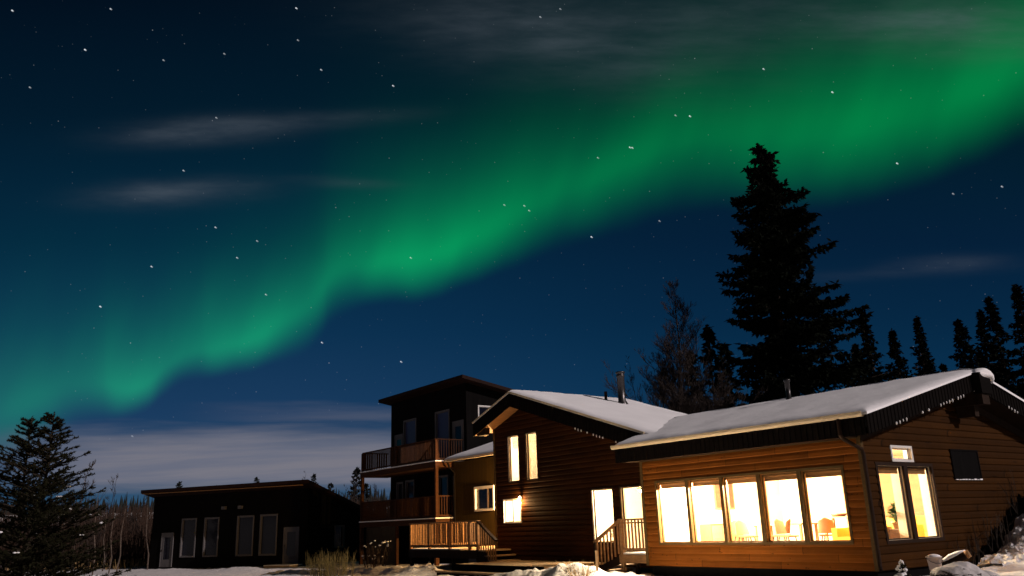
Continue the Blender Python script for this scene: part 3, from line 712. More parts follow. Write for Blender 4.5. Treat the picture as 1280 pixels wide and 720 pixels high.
# ------------------------------------------------------------------ the gabled house in the middle
BM = 1.2
MID = lambda s, z, o: G(s, BM - o, z)
mid = thing('gabled_house', G(12, BM, 0), 'dark log sided gabled house with snowy roof and steel flue', 'house')
AP = (14.04, 5.93)
def rm(a): return AP[1] - .325 * (AP[0] - a) if a <= AP[0] else AP[1] - .345 * (a - AP[0])
wt = lambda a: rm(a) - .42
MIDW = [(14.36, 15.02, 2.74, 4.42), (13.25, 13.92, 2.74, 4.42), (14.36, 15.4, 1.3, 2.1), (9.42, 10.43, .57, 2.23), (8.12, 9.08, .30, 2.23)]
lap_wall(mid, 'wall', MID, 6.95, 15.93, -.15, [(6.95, wt(6.95)), (14.04, wt(14.04)), (15.93, wt(15.93))], MIDW, LOG_D, inner=CREAM)
for k, o in enumerate(MIDW):
    if k < 2: window(mid, MID, *o, DARKW, CREAM, w=.04)
    elif k == 2: window(mid, MID, *o, WHITE, WHITE, w=.03, mull=(14.86,), label='small sliding window in the lower wall')
    elif k == 3: window(mid, MID, *o, DARKW, CREAM, w=.045)
    else: window(mid, MID, *o, DARKW, CREAM, w=.045, cross=(1.15,), name='glazed_door', label='glazed door behind the small stair deck')
lap_wall(mid, 'wall', lambda s, z, o: G(15.93 + o, s, z), BM, 6.5, -.15, [(BM, wt(15.93)), (6.5, wt(15.93))], [], CEDAR_SHADE)
cb = MB(); cb.box(G, 15.88, 15.98, BM - .05, BM + .05, -.15, wt(15.9)); cb.build('corner_board', TRIM, mid)
rf = MB(); BE = 6.8
slab(rf, [G(6.4, .6, rm(6.4)), G(14.04, .6, AP[1]), G(14.04, BE, AP[1]), G(6.4, BE, rm(6.4))], .18)
slab(rf, [G(14.042, .6, AP[1]), G(16.5, .6, rm(16.5)), G(16.5, BE, rm(16.5)), G(14.042, BE, AP[1])], .18); rf.build('roof', FASCIA, mid)
snow_sheet(mid, [G(6.4, .58, rm(6.4)), G(6.4, BE, rm(6.4)), G(14.04, BE, AP[1]), G(14.04, .58, AP[1])], .12, 46, 50, seed=8, open_edges=(2,))
snow_sheet(mid, [G(16.52, BE, rm(16.5)), G(16.52, .58, rm(16.5)), G(14.04, .58, AP[1]), G(14.04, BE, AP[1])], .10, 40, 20, seed=9, open_edges=(2,))
ribbed(mid, G(7.0, .58, rm(7.0) - .06), G(14.04, .58, AP[1] - .06), .48, -D2); ribbed(mid, G(14.04, .58, AP[1] - .06), G(16.5, .58, rm(16.5) - .06), .48, -D2)
ribbed(mid, G(16.52, .6, rm(16.5) - .02), G(16.52, BE, rm(16.5) - .02), .30, D1)
de = MB(); de.bar(G(7.2, .55, rm(7.2) - .005), G(14.04, .55, AP[1] - .005), .05, .06); de.bar(G(14.04, .55, AP[1] - .005), G(16.5, .55, rm(16.5) - .005), .04, .03); de.build('drip_edge', GUTTER, mid)
glint_beads(mid, G(8.3, .58, rm(8.3) - .53), G(10.5, .58, rm(10.5) - .53), .15, -D2, 3)
so = MB()
for a0, a1 in ((7.0, 14.04), (14.04, 16.5)):
    so.box8([G(a0, .6, rm(a0) - .50), G(a1, .6, rm(a1) - .50), G(a1, BM, rm(a1) - .50), G(a0, BM, rm(a0) - .50), G(a0, .6, rm(a0) - .47), G(a1, .6, rm(a1) - .47), G(a1, BM, rm(a1) - .47), G(a0, BM, rm(a0) - .47)])
so.box(G, 15.97, 16.5, BM, BE, rm(16.5) - .36, rm(16.5) - .33); so.build('soffit', mat('soffit_pine', (.34, .17, .06), .7, .2, (2, 14, 2)), mid)
for a0, a1 in ((15.82, 16.38), (7.9, 8.3)):
    bmz = MB(); bmz.box(G, a0, a1, .68, .9, rm(a0) - .76, rm(a0) - .5); bmz.build('lookout_beam', DARKW, mid)
fl = MB(); p = G(12.5, 4.8, rm(12.5) + .05); fl.lathe(p, [(.24, -.1), (.22, .06), (.145, .16), (.145, 1.08), (.165, 1.09), (.165, 1.15), (.145, 1.16), (.145, 1.21), (.18, 1.22), (.18, 1.28)], 18); fl.build('flue_pipe', STEEL, mid, True)
fl = MB(); p = G(13.2, 4.62, rm(13.2) + .05); fl.lathe(p, [(.06, -.1), (.06, .38)], 10); fl.build('vent_pipe', DARKW, mid)
room(mid, 7.2, 11.6, 1.351, 4.8, .25, 2.5, 'lrb'); room(mid, 13.4, 15.78, 1.351, 3.6, .25, 2.5, 'lrb'); room(mid, 12.4, 15.78, 1.351, 4.4, 2.65, 4.75, 'lrb')
pendant(9.1, 2.1, 2.15, 2.5, 620, 'pale pendant lamp over the room behind the small stair deck')
pendant(14.6, 2.2, 2.15, 2.5, 210, 'pale pendant lamp behind the small sliding window')
pendant(14.3, 2.6, 4.3, 4.75, 420, 'pale pendant lamp behind the two tall upper windows')
potted(10.0, 1.75, .25, .14, .34, 140, .24, 'bushy green plant low inside the left ground floor window of the gabled house', seed=9, lh=.4)
ds = thing('writing_desk', G(13.55, 2.2, 2.65), 'dark wooden bureau seen low in the tall upper windows', 'desk')
m_ = MB(); m_.box(G, 13.0, 13.9, 2.0, 2.5, 2.66, 3.25); m_.build('cabinet', CHAIRM, ds); m_ = MB(); m_.box(G, 13.05, 13.4, 2.2, 2.48, 3.25, 3.55); m_.build('shelf_unit', PINE, ds); m_ = MB(); m_.box(G, 12.98, 13.92, 1.97, 2.52, 3.25, 3.28); m_.build('top', PINE, ds)
sw = MB(); sw.box(G, 9.4, 9.55, 4.76, 4.795, 1.35, 1.55); tag(sw.build('wall_switch', WHITE, None, False, G(9.47, 4.78, 1.45)), 'white switch plate on the wall of the room behind the stair deck', 'switch')
# lamps on the gabled house
wall_lamp(MID, 14.26, 2.16, 'bright lantern at the top right corner of the small sliding window', 22)

# ------------------------------------------------------------------ olive annex between gabled house and tower
AN = 4.3
ann = thing('house_annex', G(20, AN, 0), 'olive board annex with a snowy lean-to roof between the two houses', 'annex')
ANP = lambda s, z, o: G(s, AN - o, z)
lap_wall(ann, 'wall', ANP, 15.97, 23.95, -.2, [(15.97, 4.2), (23.95, 4.2)], [(20.62, 22.05, 1.95, 2.86)], GREEN, flat=True)
wa = window(ann, ANP, 20.62, 22.05, 1.95, 2.86, WHITE, WHITE, DGLASS, w=.09, mull=(21.1,), label='white framed sliding window on the olive boards')
rf = MB(); slab(rf, [G(15.97, AN - .5, 4.33), G(23.9, AN - .5, 4.33), G(23.9, 9, 5.9), G(15.97, 9, 5.9)], .16); rf.build('roof', FASCIA, ann)
snow_sheet(ann, [G(15.97, AN - .52, 4.33), G(23.93, AN - .52, 4.33), G(23.93, 9, 5.9), G(15.97, 9, 5.9)], .1, 50, 26, seed=12)
gt = MB(); gt.box(G, 16.0, 23.95, AN - .56, AN - .48, 4.2, 4.31); gt.build('gutter', GUTTER, ann)
dp = MB(); dp.tube([G(23.7, AN - .5, 4.2), G(23.7, AN - .4, 3.95), G(23.75, AN - .08, 3.7), G(23.75, AN - .08, 0)], .045, 8); dp.build('downspout', FASCIA, ann)

wall_lamp(ANP, 18.5, 2.35, 'porch lantern on the olive annex wall round the corner of the gabled house', 900)
# ------------------------------------------------------------------ tower house with balconies
TB = 5.1
TW = lambda s, z, o: G(s, TB - o, z)
tow = thing('tower_house', G(28, TB, 0), 'tall black house with two timber balconies and a sloping flat roof', 'house')
TWS = [(29.05, 30.35, 4.7, 6.93), (25.62, 26.9, 4.6, 6.97), (25.8, 26.62, 1.9, 3.68), (30.5, 31.1, 1.9, 3.62), (29.25, 30.1, 1.9, 3.66)]
lap_wall(tow, 'wall', TW, 24, 31.92, -.6, [(24, 8.3), (31.92, 8.3)], TWS, BLACK, flat=True)
for k, o in enumerate(TWS): window(tow, TW, *o, GREYF, GREYF, BLUE_PANE if k < 2 else DGLASS, w=.07)
door(tow, TW, 24.2, 25.22, 4.28, 6.34, GREYF, DGLASS, 'grey glazed upper balcony door'); door(tow, TW, 24.25, 25.22, 1.63, 3.66, GREYF, DGLASS, 'pale glazed lower balcony door'); door(tow, TW, 30.45, 31.4, 4.28, 6.3, GREYF, DGLASS, 'grey glazed door at the far end of the upper balcony')
TS = lambda s, z, o: G(24 - o, s, z)
ts = lambda b: 8.3 - .165 * (b - TB)
lap_wall(tow, 'wall', TS, TB, 13, -.6, [(TB, ts(TB)), (13, ts(13))], [(5.85, 6.7, 6.45, 7.0)], BLACK, flat=True)
window(tow, TS, 5.85, 6.7, 6.45, 7.0, WHITE, WHITE, DGLASS, w=.06, label='white framed small side window under the roof')
lap_wall(tow, 'wall', lambda s, z, o: G(31.92 + o, s, z), TB, 13, -.6, [(TB, ts(TB)), (13, ts(13))], [], BLACK, flat=True)
rt = lambda b: 8.42 - .17 * (b - 4.5)
rf = MB(); slab(rf, [G(23.35, 4.5, rt(4.5)), G(32.4, 4.5, rt(4.5)), G(32.4, 13.5, rt(13.5)), G(23.35, 13.5, rt(13.5))], .17); rf.build('roof', mat('roof_edge', (.018, .009, .007), .7, .2, spec=.05), tow)
def balcony(zf, top, label):
    b0, b1, a0, a1 = 3.5, TB - .02, 24.24, 32.2
    fl = MB(); fl.box(G, a0 - .1, a1 + .1, b0 - .1, b1, zf - .28, zf - .02)
    bal = fl.build('balcony', BALW, tow); bal['label'] = label
    sn = MB(); sn.box(G, a0 - .12, a1 + .12, b0 - .12, b1 - .03, zf - .018, zf + .03); sn.build('floor_snow', SNOW, bal)
    for (p, q) in (((a0, b0), (a1, b0)), ((a0, b0), (a0, b1)), ((a1, b0), (a1, b1))):
        r1 = MB(); r1.bar(G(*p, top - .03), G(*q, top - .03), .12, .05); r1.build('top_rail', BALW, bal)
        r1 = MB(); r1.bar(G(*p, zf + .12), G(*q, zf + .12), .05, .08); r1.build('bottom_rail', BALW, bal)
        L = math.hypot(p[0] - q[0], p[1] - q[1]); n = int(L / (.14 if L < 3 else .13))
        for k in range(1, n):
            t = k / n; x, y = p[0] + (q[0] - p[0]) * t, p[1] + (q[1] - p[1]) * t
            m_ = MB(); m_.box(G, x - .02, x + .02, y - .02, y + .02, zf + .15, top - .05); m_.build('baluster', BALW, bal)
    for a in (a0, a0 + (a1 - a0) / 2, a1):
        m_ = MB(); m_.box(G, a - .07, a + .07, b0 - .07, b0 + .07, zf, top - .06); m_.build('post', BALW, bal)
    return bal
balcony(4.28, 5.36, 'upper timber balcony with dense balusters'); balcony(1.63, 2.68, 'lower timber balcony with a lit end rail')
for a in (24.24, 32.2):
    m_ = MB(); m_.box(G, a - .09, a + .09, 3.41, 3.59, -.6, 1.35); m_.box(G, a - .075, a + .075, 3.425, 3.575, 1.66, 4.0); m_.build('support_post', BALW, tow)
m_ = MB(); m_.box(G, 28.1, 28.25, 3.45, 3.58, -.6, 1.35); m_.build('support_post', BALW, tow)
m_ = MB()
for k in range(24): m_.box(G, 28.5 + k * .15, 28.62 + k * .15, 3.72, 3.75, -.6, 1.33)
m_.build('lattice_skirt', mat('skirt_board', (.05, .035, .02), .8, .3), tow)

# ------------------------------------------------------------------ entrance porch with steps
por = thing('entrance_porch', G(18, 0, 0), 'timber entrance porch with baluster railing and snowy steps under the tower', 'porch')
ZF = .38
m_ = MB(); m_.box(G, 15.43, 20.5, 0, AN - .05, ZF - .06, ZF); m_.build('deck_floor', DECKT, por)
m_ = MB(); m_.box(G, 15.43, 20.52, -.035, -.002, ZF - .3, ZF - .005); m_.box(G, 20.5, 20.54, 0, AN - .1, ZF - .3, ZF - .005); m_.build('rim_board', DARKW, por)
m_ = MB(); m_.box(G, 16.7, 20.48, .02, .5, ZF + .001, ZF + .045); m_.box(G, 15.6, 17.4, 2.2, 3.9, ZF + .001, ZF + .03); m_.build('deck_snow', SNOW, por)
for a in (15.5, 17.2, 18.85, 20.4):
    m_ = MB(); m_.box(G, a - .06, a + .06, .0, .12, -.7, ZF - .061); m_.build('support_post', DARKW, por)
for a in (15.5, 16.05, 17.45, 18.95, 20.45):
    m_ = MB(); m_.box(G, a - .05, a + .05, -.0, .10, ZF + .001, 1.36); m_.build('post', DECKW, por)
for (p, q) in ((G(15.45, .05, 1.385), G(20.52, .05, 1.385)), (G(20.45, .05, 1.385), G(20.45, 3.4, 1.385))):
    m_ = MB(); m_.bar(p, q, .15, .05); m_.build('top_rail', DECKW, por)
for (p, q) in ((G(15.45, .05, ZF + .14), G(20.45, .05, ZF + .14)), (G(20.45, .05, ZF + .14), G(20.45, 3.4, ZF + .14))):
    m_ = MB(); m_.bar(p, q, .05, .08); m_.build('bottom_rail', DECKW, por)
for k in range(36):
    a = 15.6 + k * .134
    m_ = MB(); m_.box(G, a - .022, a + .022, .03, .07, ZF + .18, 1.36); m_.build('baluster', DECKW, por)
for k in range(22):
    b = .2 + k * .14
    m_ = MB(); m_.box(G, 20.43, 20.47, b - .022, b + .022, ZF + .18, 1.36); m_.build('baluster', DECKW, por)
m_ = MB(); m_.bar(G(15.5, .05, 1.385), G(14.35, .05, .70), .12, .06); m_.build('handrail', DARKW, por)
for k in range(7):
    a = 15.3 - k * .15; zt = 1.36 - (15.5 - a) * .596
    m_ = MB(); m_.box(G, a - .02, a + .02, .03, .07, max(-.05, zt - .95), zt); m_.build('baluster', DECKW, por)
for k, (a0, a1, z) in enumerate(((15.02, 15.43, ZF), (14.72, 15.05, .20), (14.42, 14.75, .03))):
    m_ = MB(); m_.box(G, a0, a1, .0, BM - .04, z - .05, z - .002); m_.build('step', DECKT, por)
m_ = MB(); m_.box(G, 14.5, 15.4, .0, .05, -.35, -.02); m_.box(G, 14.9, 15.42, .0, .045, -.02, .3); m_.build('stringer', DARKW, por)
# a solid pine panel post on the far side of the porch
m_ = MB(); m_.box(G, 16.9, 17.05, 2.4, 3.1, ZF, 1.32); m_.build('newel_panel', DECKT, por)
# ------------------------------------------------------------------ small stair deck beside the wing
sd = thing('stair_deck', G(7.7, .6, 0), 'small timber stair deck with railing in the corner beside the lit wing', 'deck')
m_ = MB(); m_.box(G, 6.95, 8.1, .1, BM - .04, .22, .28); m_.build('deck_floor', DECKT, sd); m_ = MB(); m_.box(G, 6.95, 8.1, .065, .098, .05, .275); m_.build('rim_board', DECKW, sd)
m_ = MB(); m_.box(G, 7.0, 8.05, .12, 1.0, .281, .32); m_.build('deck_snow', SNOW, sd)
m_ = MB(); m_.box(G, 7.98, 8.08, .1, .2, -.6, 1.22); m_.build('post', DECKW, sd); m_ = MB(); m_.box(G, 7.4, 7.5, .1, .2, -.6, .05); m_.build('support_post', DARKW, sd)
m_ = MB(); m_.bar(G(6.93, .15, 1.245), G(8.1, .15, 1.245), .13, .05); m_.build('top_rail', DECKW, sd); m_ = MB(); m_.bar(G(6.93, .15, .42), G(8.0, .15, .42), .05, .07); m_.build('bottom_rail', DECKW, sd)
for k in range(7):
    a = 7.03 + k * .138; m_ = MB(); m_.box(G, a - .022, a + .022, .13, .17, .45, 1.22); m_.build('baluster', DECKW, sd)
m_ = MB(); m_.bar(G(8.06, .15, 1.245), G(9.25, .15, .62), .11, .06); m_.build('handrail', DECKW, sd)
for k in range(7):
    a = 8.2 + k * .155; zt = 1.22 - (a - 8.06) * .525
    m_ = MB(); m_.box(G, a - .02, a + .02, .13, .17, zt - .86, zt); m_.build('baluster', DECKW, sd)
m_ = MB(); m_.box(G, 9.2, 9.28, .11, .19, -.5, .66); m_.build('newel_post', DARKW, sd)
for k, (a0, a1, z) in enumerate(((8.1, 8.45, .12), (8.42, 8.77, -.03), (8.74, 9.1, -.17))):
    m_ = MB(); m_.box(G, a0, a1, .2, BM - .04, z - .05, z); m_.build('step', DECKT, sd)
m_ = MB(); m_.bar(G(8.05, .15, .16), G(9.15, .15, -.2), .05, .2); m_.build('stringer', DARKW, sd)
# ------------------------------------------------------------------ boardwalk
bw = thing('boardwalk', G(12, -.3, 0), 'low wooden boardwalk dusted with snow before the gabled house', 'boardwalk')
for k in range(12):
    b = -1.55 + k * .2; m_ = MB(); m_.box(G, 9.6, 14.5, b, b + .192, -.06, 0.0 + .004 * (k % 2)); m_.build('plank', DECKT, bw)
m_ = MB(); m_.box(G, 9.6, 14.52, -1.59, -1.552, -.4, -.004); m_.build('rim_board', BLACK, bw)
m_ = MB(); m_.box(G, 10.2, 14.9, -2.1, -1.62, -.25, -.2); m_.build('lower_step', DECKT, bw); m_ = MB(); m_.box(G, 10.2, 14.88, -2.06, -2.02, -.6, -.252); m_.build('step_riser', BLACK, bw)

# ------------------------------------------------------------------ cabin on the left
OC = Vector((-12.365, 49.684, -.6)); CU = Vector((-.928, .3726, 0)); CN = Vector((.3726, .928, 0))
cabn = thing('dark_cabin', OC, 'long black single storey cabin with a shed roof and pale framed windows', 'cabin')
CF = lambda s, z, o: OC + CU * s - CN * o + Vector((0, 0, z))
CWS = [(8.33, 9.37, .62, 2.8), (6.57, 7.57, .62, 2.8), (3.94, 5.06, .62, 2.82), (2.22, 3.35, .62, 2.84)]
lap_wall(cabn, 'wall', CF, 0, 11.85, -.5, [(0, 4.5), (11.85, 4.5)], CWS, BLACK, flat=True)
for o in CWS: window(cabn, CF, *o, GREYF, GREYF, DGLASS, w=.07)
door(cabn, CF, 10.0, 10.98, .0, 2.05, GREYF, DGLASS, 'pale glazed door at the left end of the cabin'); door(cabn, CF, .55, 1.66, .08, 2.13, GREYF, DGLASS, 'pale glazed door at the right end of the cabin')
CSD = lambda s, z, o: OC + CN * s - CU * o + Vector((0, 0, z))
cs = lambda n: 4.5 - .25 * n
lap_wall(cabn, 'wall', CSD, 0, 8, -.5, [(0, cs(0)), (8, cs(8))], [(2.75, 3.7, .9, 2.1)], BLACK, flat=True)
window(cabn, CSD, 2.75, 3.7, .9, 2.1, GREYF, GREYF, DGLASS, w=.06)
lap_wall(cabn, 'wall', lambda s, z, o: OC + CU * (11.85 + o) + CN * s + Vector((0, 0, z)), 0, 8, -.5, [(0, cs(0)), (8, cs(8))], [], BLACK, flat=True)
CP = lambda s, n, z: OC + CU * s + CN * n + Vector((0, 0, z))
rf = MB(); slab(rf, [CP(-.55, -.9, 4.74), CP(12.15, -.9, 4.70), CP(12.15, 8.6, 2.36), CP(-.55, 8.6, 2.36)], .2); rf.build('roof', mat('roof_edge', (.035, .02, .017)), cabn)
so = MB(); so.box(CP, 0, 12.1, -.86, -.02, 4.44, 4.47); so.build('soffit', mat('soffit_pine', (.34, .17, .06)), cabn)
for s in (4.75, 6.0):
    m_ = MB(); m_.box(lambda x, y, z: CF(x, z, y), s, s + .24, .02, .22, 3.3, 3.48); m_.build('wall_light', GREYF, cabn)
m_ = MB(); m_.box(CP, .2, 2.0, -1.3, -.05, -.3, .02); m_.build('door_step', DECKT, cabn)
m_ = MB(); m_.box(CP, .2, 2.0, -1.3, -.1, .021, .07); m_.build('step_snow', SNOW, cabn)

# ------------------------------------------------------------------ small things on the snow
def gz(x, y): return terrain(x, y)
def snow_thing_loc(px, py, z):
    d = px_ray(px, py); t = (z - EYE) / d.z; return Vector((0, 0, EYE)) + d * t
def snowy_rock():
    m = mat('snowy_rock', (.03, .026, .026), .85, .4, (4, 4, 4), .5, 10, .1); t = m.node_tree; b = t.nodes['Principled BSDF']
    old = b.inputs['Base Color'].links[0].from_socket; g = t.nodes.new('ShaderNodeNewGeometry'); se = t.nodes.new('ShaderNodeSeparateXYZ'); t.links.new(g.outputs['True Normal'], se.inputs[0])
    n = t.nodes.new('ShaderNodeTexNoise'); n.inputs['Scale'].default_value = 5; n.inputs['Detail'].default_value = 5; tc = t.nodes.new('ShaderNodeTexCoord'); t.links.new(tc.outputs['Object'], n.inputs['Vector'])
    ad = t.nodes.new('ShaderNodeMath'); ad.operation = 'MULTIPLY_ADD'; ad.inputs[1].default_value = .7; t.links.new(n.outputs['Fac'], ad.inputs[0]); t.links.new(se.outputs[2], ad.inputs[2])
    mr = t.nodes.new('ShaderNodeMapRange'); mr.inputs['From Min'].default_value = .62; mr.inputs['From Max'].default_value = .80; t.links.new(ad.outputs[0], mr.inputs['Value'])
    mx = t.nodes.new('ShaderNodeMix'); mx.data_type = 'RGBA'; t.links.new(mr.outputs[0], mx.inputs[0]); t.links.new(old, mx.inputs[6]); mx.inputs[7].default_value = (.5, .47, .46, 1); t.links.new(mx.outputs[2], b.inputs['Base Color'])
    return m
def boulder(c, sx, sy, sz, label, seed, rot=0, name='snowy_boulder'):
    bm = bmesh.new(); bmesh.ops.create_icosphere(bm, subdivisions=5, radius=1); mb = MB(); c = Vector(c)
    for v in bm.verts:
        q = v.co * (1 + .16 * noise.noise(v.co * 1.1 + Vector((seed, 0, 0))) + .07 * noise.noise(v.co * 3 + Vector((0, seed, 0))) + .03 * noise.noise(v.co * 8)); x, y = q.x * sx, q.y * sy
        mb.v.append(c + Vector((x * math.cos(rot) - y * math.sin(rot), x * math.sin(rot) + y * math.cos(rot), q.z * sz)))
    bm.verts.index_update(); mb.f = [[v.index for v in f.verts] for f in bm.faces]; bm.free()
    return tag(mb.build(name, snowy_rock() if 'snowy_rock' not in MATS else MATS['snowy_rock'], None, True, c), label, 'boulder')
boulder(Vector((8.28, 16.45, -.08)), .50, .45, .34, 'large rounded boulder dusted with snow in front of the bucket', 3)
boulder(Vector((8.72, 16.35, -.13)), .24, .22, .22, 'small dark boulder at the right foot of the snow dusted one', 9)
# rough ridge of shovelled snow along the gable wall
mb = MB(); NU, NV = 150, 44
for i in range(NU + 1):
    t = i / NU; b = 2.7 + 6.6 * t; h = .10 + 1.85 * sst(t, 0, .9); w = .45 + .75 * sst(t, 0, .5)
    for j in range(NV + 1):
        q = j / NV * 2 - 1; a = -1.0 - .25 * t + q * w; p = G(a, b, 0); base_ = gz(p.x, p.y) - .05; prof = (1 - abs(q) ** 2.2)
        n_ = .30 * noise.noise(Vector((p.x * 2.2, p.y * 2.2, 3))) + .26 * abs(noise.noise(Vector((p.x * 4.7, p.y * 4.7, 5)))) + .17 * noise.noise(Vector((p.x * 9.5, p.y * 9.5, 9))) + .08 * noise.noise(Vector((p.x * 19, p.y * 19, 2)))
        z = max(base_, base_ + prof * (h - (base_ + .05) * .9) * (1 + .3 * n_) + n_ * min(1, prof * 2.2) * (.35 + .75 * t) * .95)
        sh_ = .10 * noise.noise(Vector((p.x * 7, p.y * 7, 21))) * prof
        mb.v.append(Vector((p.x + sh_, p.y - sh_, z)))
for i in range(NU):
    for j in range(NV): mb.f.append([i * (NV + 1) + j, (i + 1) * (NV + 1) + j, (i + 1) * (NV + 1) + j + 1, i * (NV + 1) + j + 1])
tag(mb.build('snow_bank', SNOWG, None, False, (0, 0, 0)), kind='structure')
# bucket
pb = snow_thing_loc(1170, 713, .03); bk = thing('bucket', pb, 'white plastic bucket filled with snow against the gable wall', 'bucket')
m_ = MB(); m_.lathe(pb, [(.115, 0), (.14, .25), (.155, .25), (.155, .27), (.13, .27)], 20); m_.build('pail', PLASTIC, bk, True)
m_ = MB(); m_.lathe(pb, [(.13, .26), (.12, .29), (.07, .31), (.01, .32)], 16); m_.build('snow_fill', SNOW, bk, True)
m_ = MB(); m_.tube([pb + Vector((.15 * math.cos(t), -.155 * math.sin(t), .24 - .1 * math.sin(t))) for t in [math.pi * k / 10 for k in range(11)]], .006, 5); m_.build('handle', STEEL, bk)
# fallen log
p0 = snow_thing_loc(1178, 707, .08); p1 = snow_thing_loc(1208, 693, .30)
lg = thing('fallen_log', (p0 + p1) / 2, 'snow topped log leaning up the snow bank behind the bucket', 'log')
m_ = MB(); m_.tube([p0, p1], [.075, .085], 12); m_.build('trunk', DARKW, lg); m_ = MB(); d_ = (p1 - p0).normalized(); m_.tube([p1 - d_ * .02, p1 + d_ * .07], [.09, .075], 12); m_.build('cut_end', DECKW, lg, True)
m_ = MB(); m_.tube([p0 + Vector((0, 0, .06)), (p0 * .65 + p1 * .35) + Vector((0, 0, .09)), (p0 * .3 + p1 * .7) + Vector((0, 0, .08)), p1 + Vector((0, 0, .06))], [.05, .065, .06, .04], 8); m_.build('snow_cap', SNOW, lg, True)
# stake
ps = Vector((1.95, 22.3, 0)); ps.z = gz(ps.x, ps.y); m_ = MB(); m_.box(lambda x, y, z: ps + Vector((x, y, z)), -.03, .03, -.02, .02, -.2, .42); m_.box(lambda x, y, z: ps + Vector((x, y, z)), -.035, .035, -.025, .025, .42, .46)
tag(m_.build('marker_stake', DECKT, None, False, ps), 'short pale wooden stake upright in the bright snow', 'stake')

# ------------------------------------------------------------------ plants
def sapling(c, h, label):
    r_ = random.Random(4); t = thing('spruce_sapling', c, label, 'sapling'); tr = MB(); nd = MB(); sn = MB()
    tr.tube([c, c + Vector((0, 0, h))], [.02, .006], 5)
    for i in range(60):
        z = r_.uniform(.02, h * .95); a = r_.uniform(0, 6.28); L = (1 - z / h) * .2 + .05; d = Vector((math.cos(a), math.sin(a), -.25))
        for k in range(6):
            p = c + Vector((0, 0, z)) + d * L * (k + 1) / 6; u = Vector((r_.uniform(-1, 1), r_.uniform(-1, 1), r_.uniform(-.6, .6))) * .05; w = d.cross(u).normalized() * .012
            nd.quad(p - u, p + w, p + u, p - w)
    for z, rr in ((.06, .2), (.11, .19), (.16, .17), (.21, .15), (.26, .13), (.31, .11), (.36, .08), (.41, .05), (.44, .03)):
        for k in range(4):
            a = r_.uniform(0, 6.28); e_ = r_.uniform(.3, 1); q = c + Vector((math.cos(a) * rr * e_, math.sin(a) * rr * e_, z * h / .45 + r_.uniform(-.03, .03))); w = .025 + rr * r_.uniform(.15, .4)
            sn.lathe(q, [(w * .2, -.03), (w * .7, -.01), (w * .6, .02), (w * .15, .04)], 7)
    tr.build('trunk', BARK, t); nd.build('foliage', NEEDLE2, t, recalc=False); sn.build('snow_load', SNOW, t, True)
sapling(Vector((7.86, 17.95, gz(7.86, 17.95) - .02)), .42, 'tiny spruce sapling plastered with snow at the wing corner')
def stems(name, c, n, h, spread, m, label, cat, seed, rad=.008, lean=.35, kink=True, sub=2, group=None):
    r_ = random.Random(seed); t = thing(name, c, label, cat, group); mb = MB()
    for i in range(n):
        a = r_.uniform(0, 6.28); q = r_.random() ** .7 * spread; b = c + Vector((math.cos(a) * q * .5, math.sin(a) * q * .5, -.05)); hh = h * r_.uniform(.55, 1)
        top = b + Vector((math.cos(a) * lean * hh * r_.random() + r_.uniform(-.05, .05), math.sin(a) * lean * hh * r_.random(), hh)); mid_ = (b + top) / 2 + Vector((r_.uniform(-.04, .04), r_.uniform(-.04, .04), .0))
        mb.tube([b, mid_, top], [rad, rad * .8, rad * .35], 4, False)
        for k in range(sub):
            f = r_.uniform(.4, .9); p = b + (top - b) * f; e = p + Vector((r_.uniform(-.14, .14), r_.uniform(-.14, .14), r_.uniform(.1, .28))) * h
            mb.tube([p, e], [rad * .6, rad * .25], 3, False)
    mb.build('stems', m, t, recalc=False)
    return t
c = Vector((-6.75, 30.6, 0)); c.z = gz(c.x, c.y)
stems('willow_bush', c, 190, 1.0, 1.6, WILLOW, 'yellowish leafless willow bush lit before the cabin', 'bush', 3, .0065, .3, sub=3)
c = Vector((-5.6, 33.2, 0)); c.z = gz(c.x, c.y)
sh = stems('dead_shrub', c, 42, 1.0, .8, BRUSH, 'dark leafless shrub holding small snow clumps before the tower house', 'bush', 5, .012, .4, sub=3)
m_ = MB(); r5 = random.Random(6)
for k in range(24):
    q = c + Vector((r5.uniform(-.55, .55), r5.uniform(-.3, .3), r5.choice((.38, .42, .8, .95, .9)) + r5.uniform(-.06, .06))); w = r5.uniform(.025, .06); m_.lathe(q, [(w * .3, -w * .4), (w, 0), (w * .8, w * .4), (w * .2, w * .7)], 7)
m_.build('snow_clumps', SNOW, sh, True)
c = Vector((1.5, 21.9, 0)); c.z = gz(c.x, c.y)
stems('grass_tuft', c, 60, .5, .5, GRASS, 'dry grass tuft poking from the snow mound by the stake', 'grass tuft', 8, .005, .9, sub=0)
for k, (a, b, n, h, lb) in enumerate(((-.25, 6.4, 16, 2.4, 'tall dark leafless shrub against the gable wall above the snow bank'), (-.3, 4.4, 22, 1.3, 'low leafless shrub against the gable wall below the dark window'), (-.3, 3.2, 14, .9, 'thin dark weeds against the gable wall right of the window pair'))):
    c = G(a, b, 0); c.z = gz(c.x, c.y); stems('wall_shrub', c, n, h, .9, BARK, lb, 'shrub', 20 + k, .011, .22, sub=3, group='leafless shrubs along the gable wall')

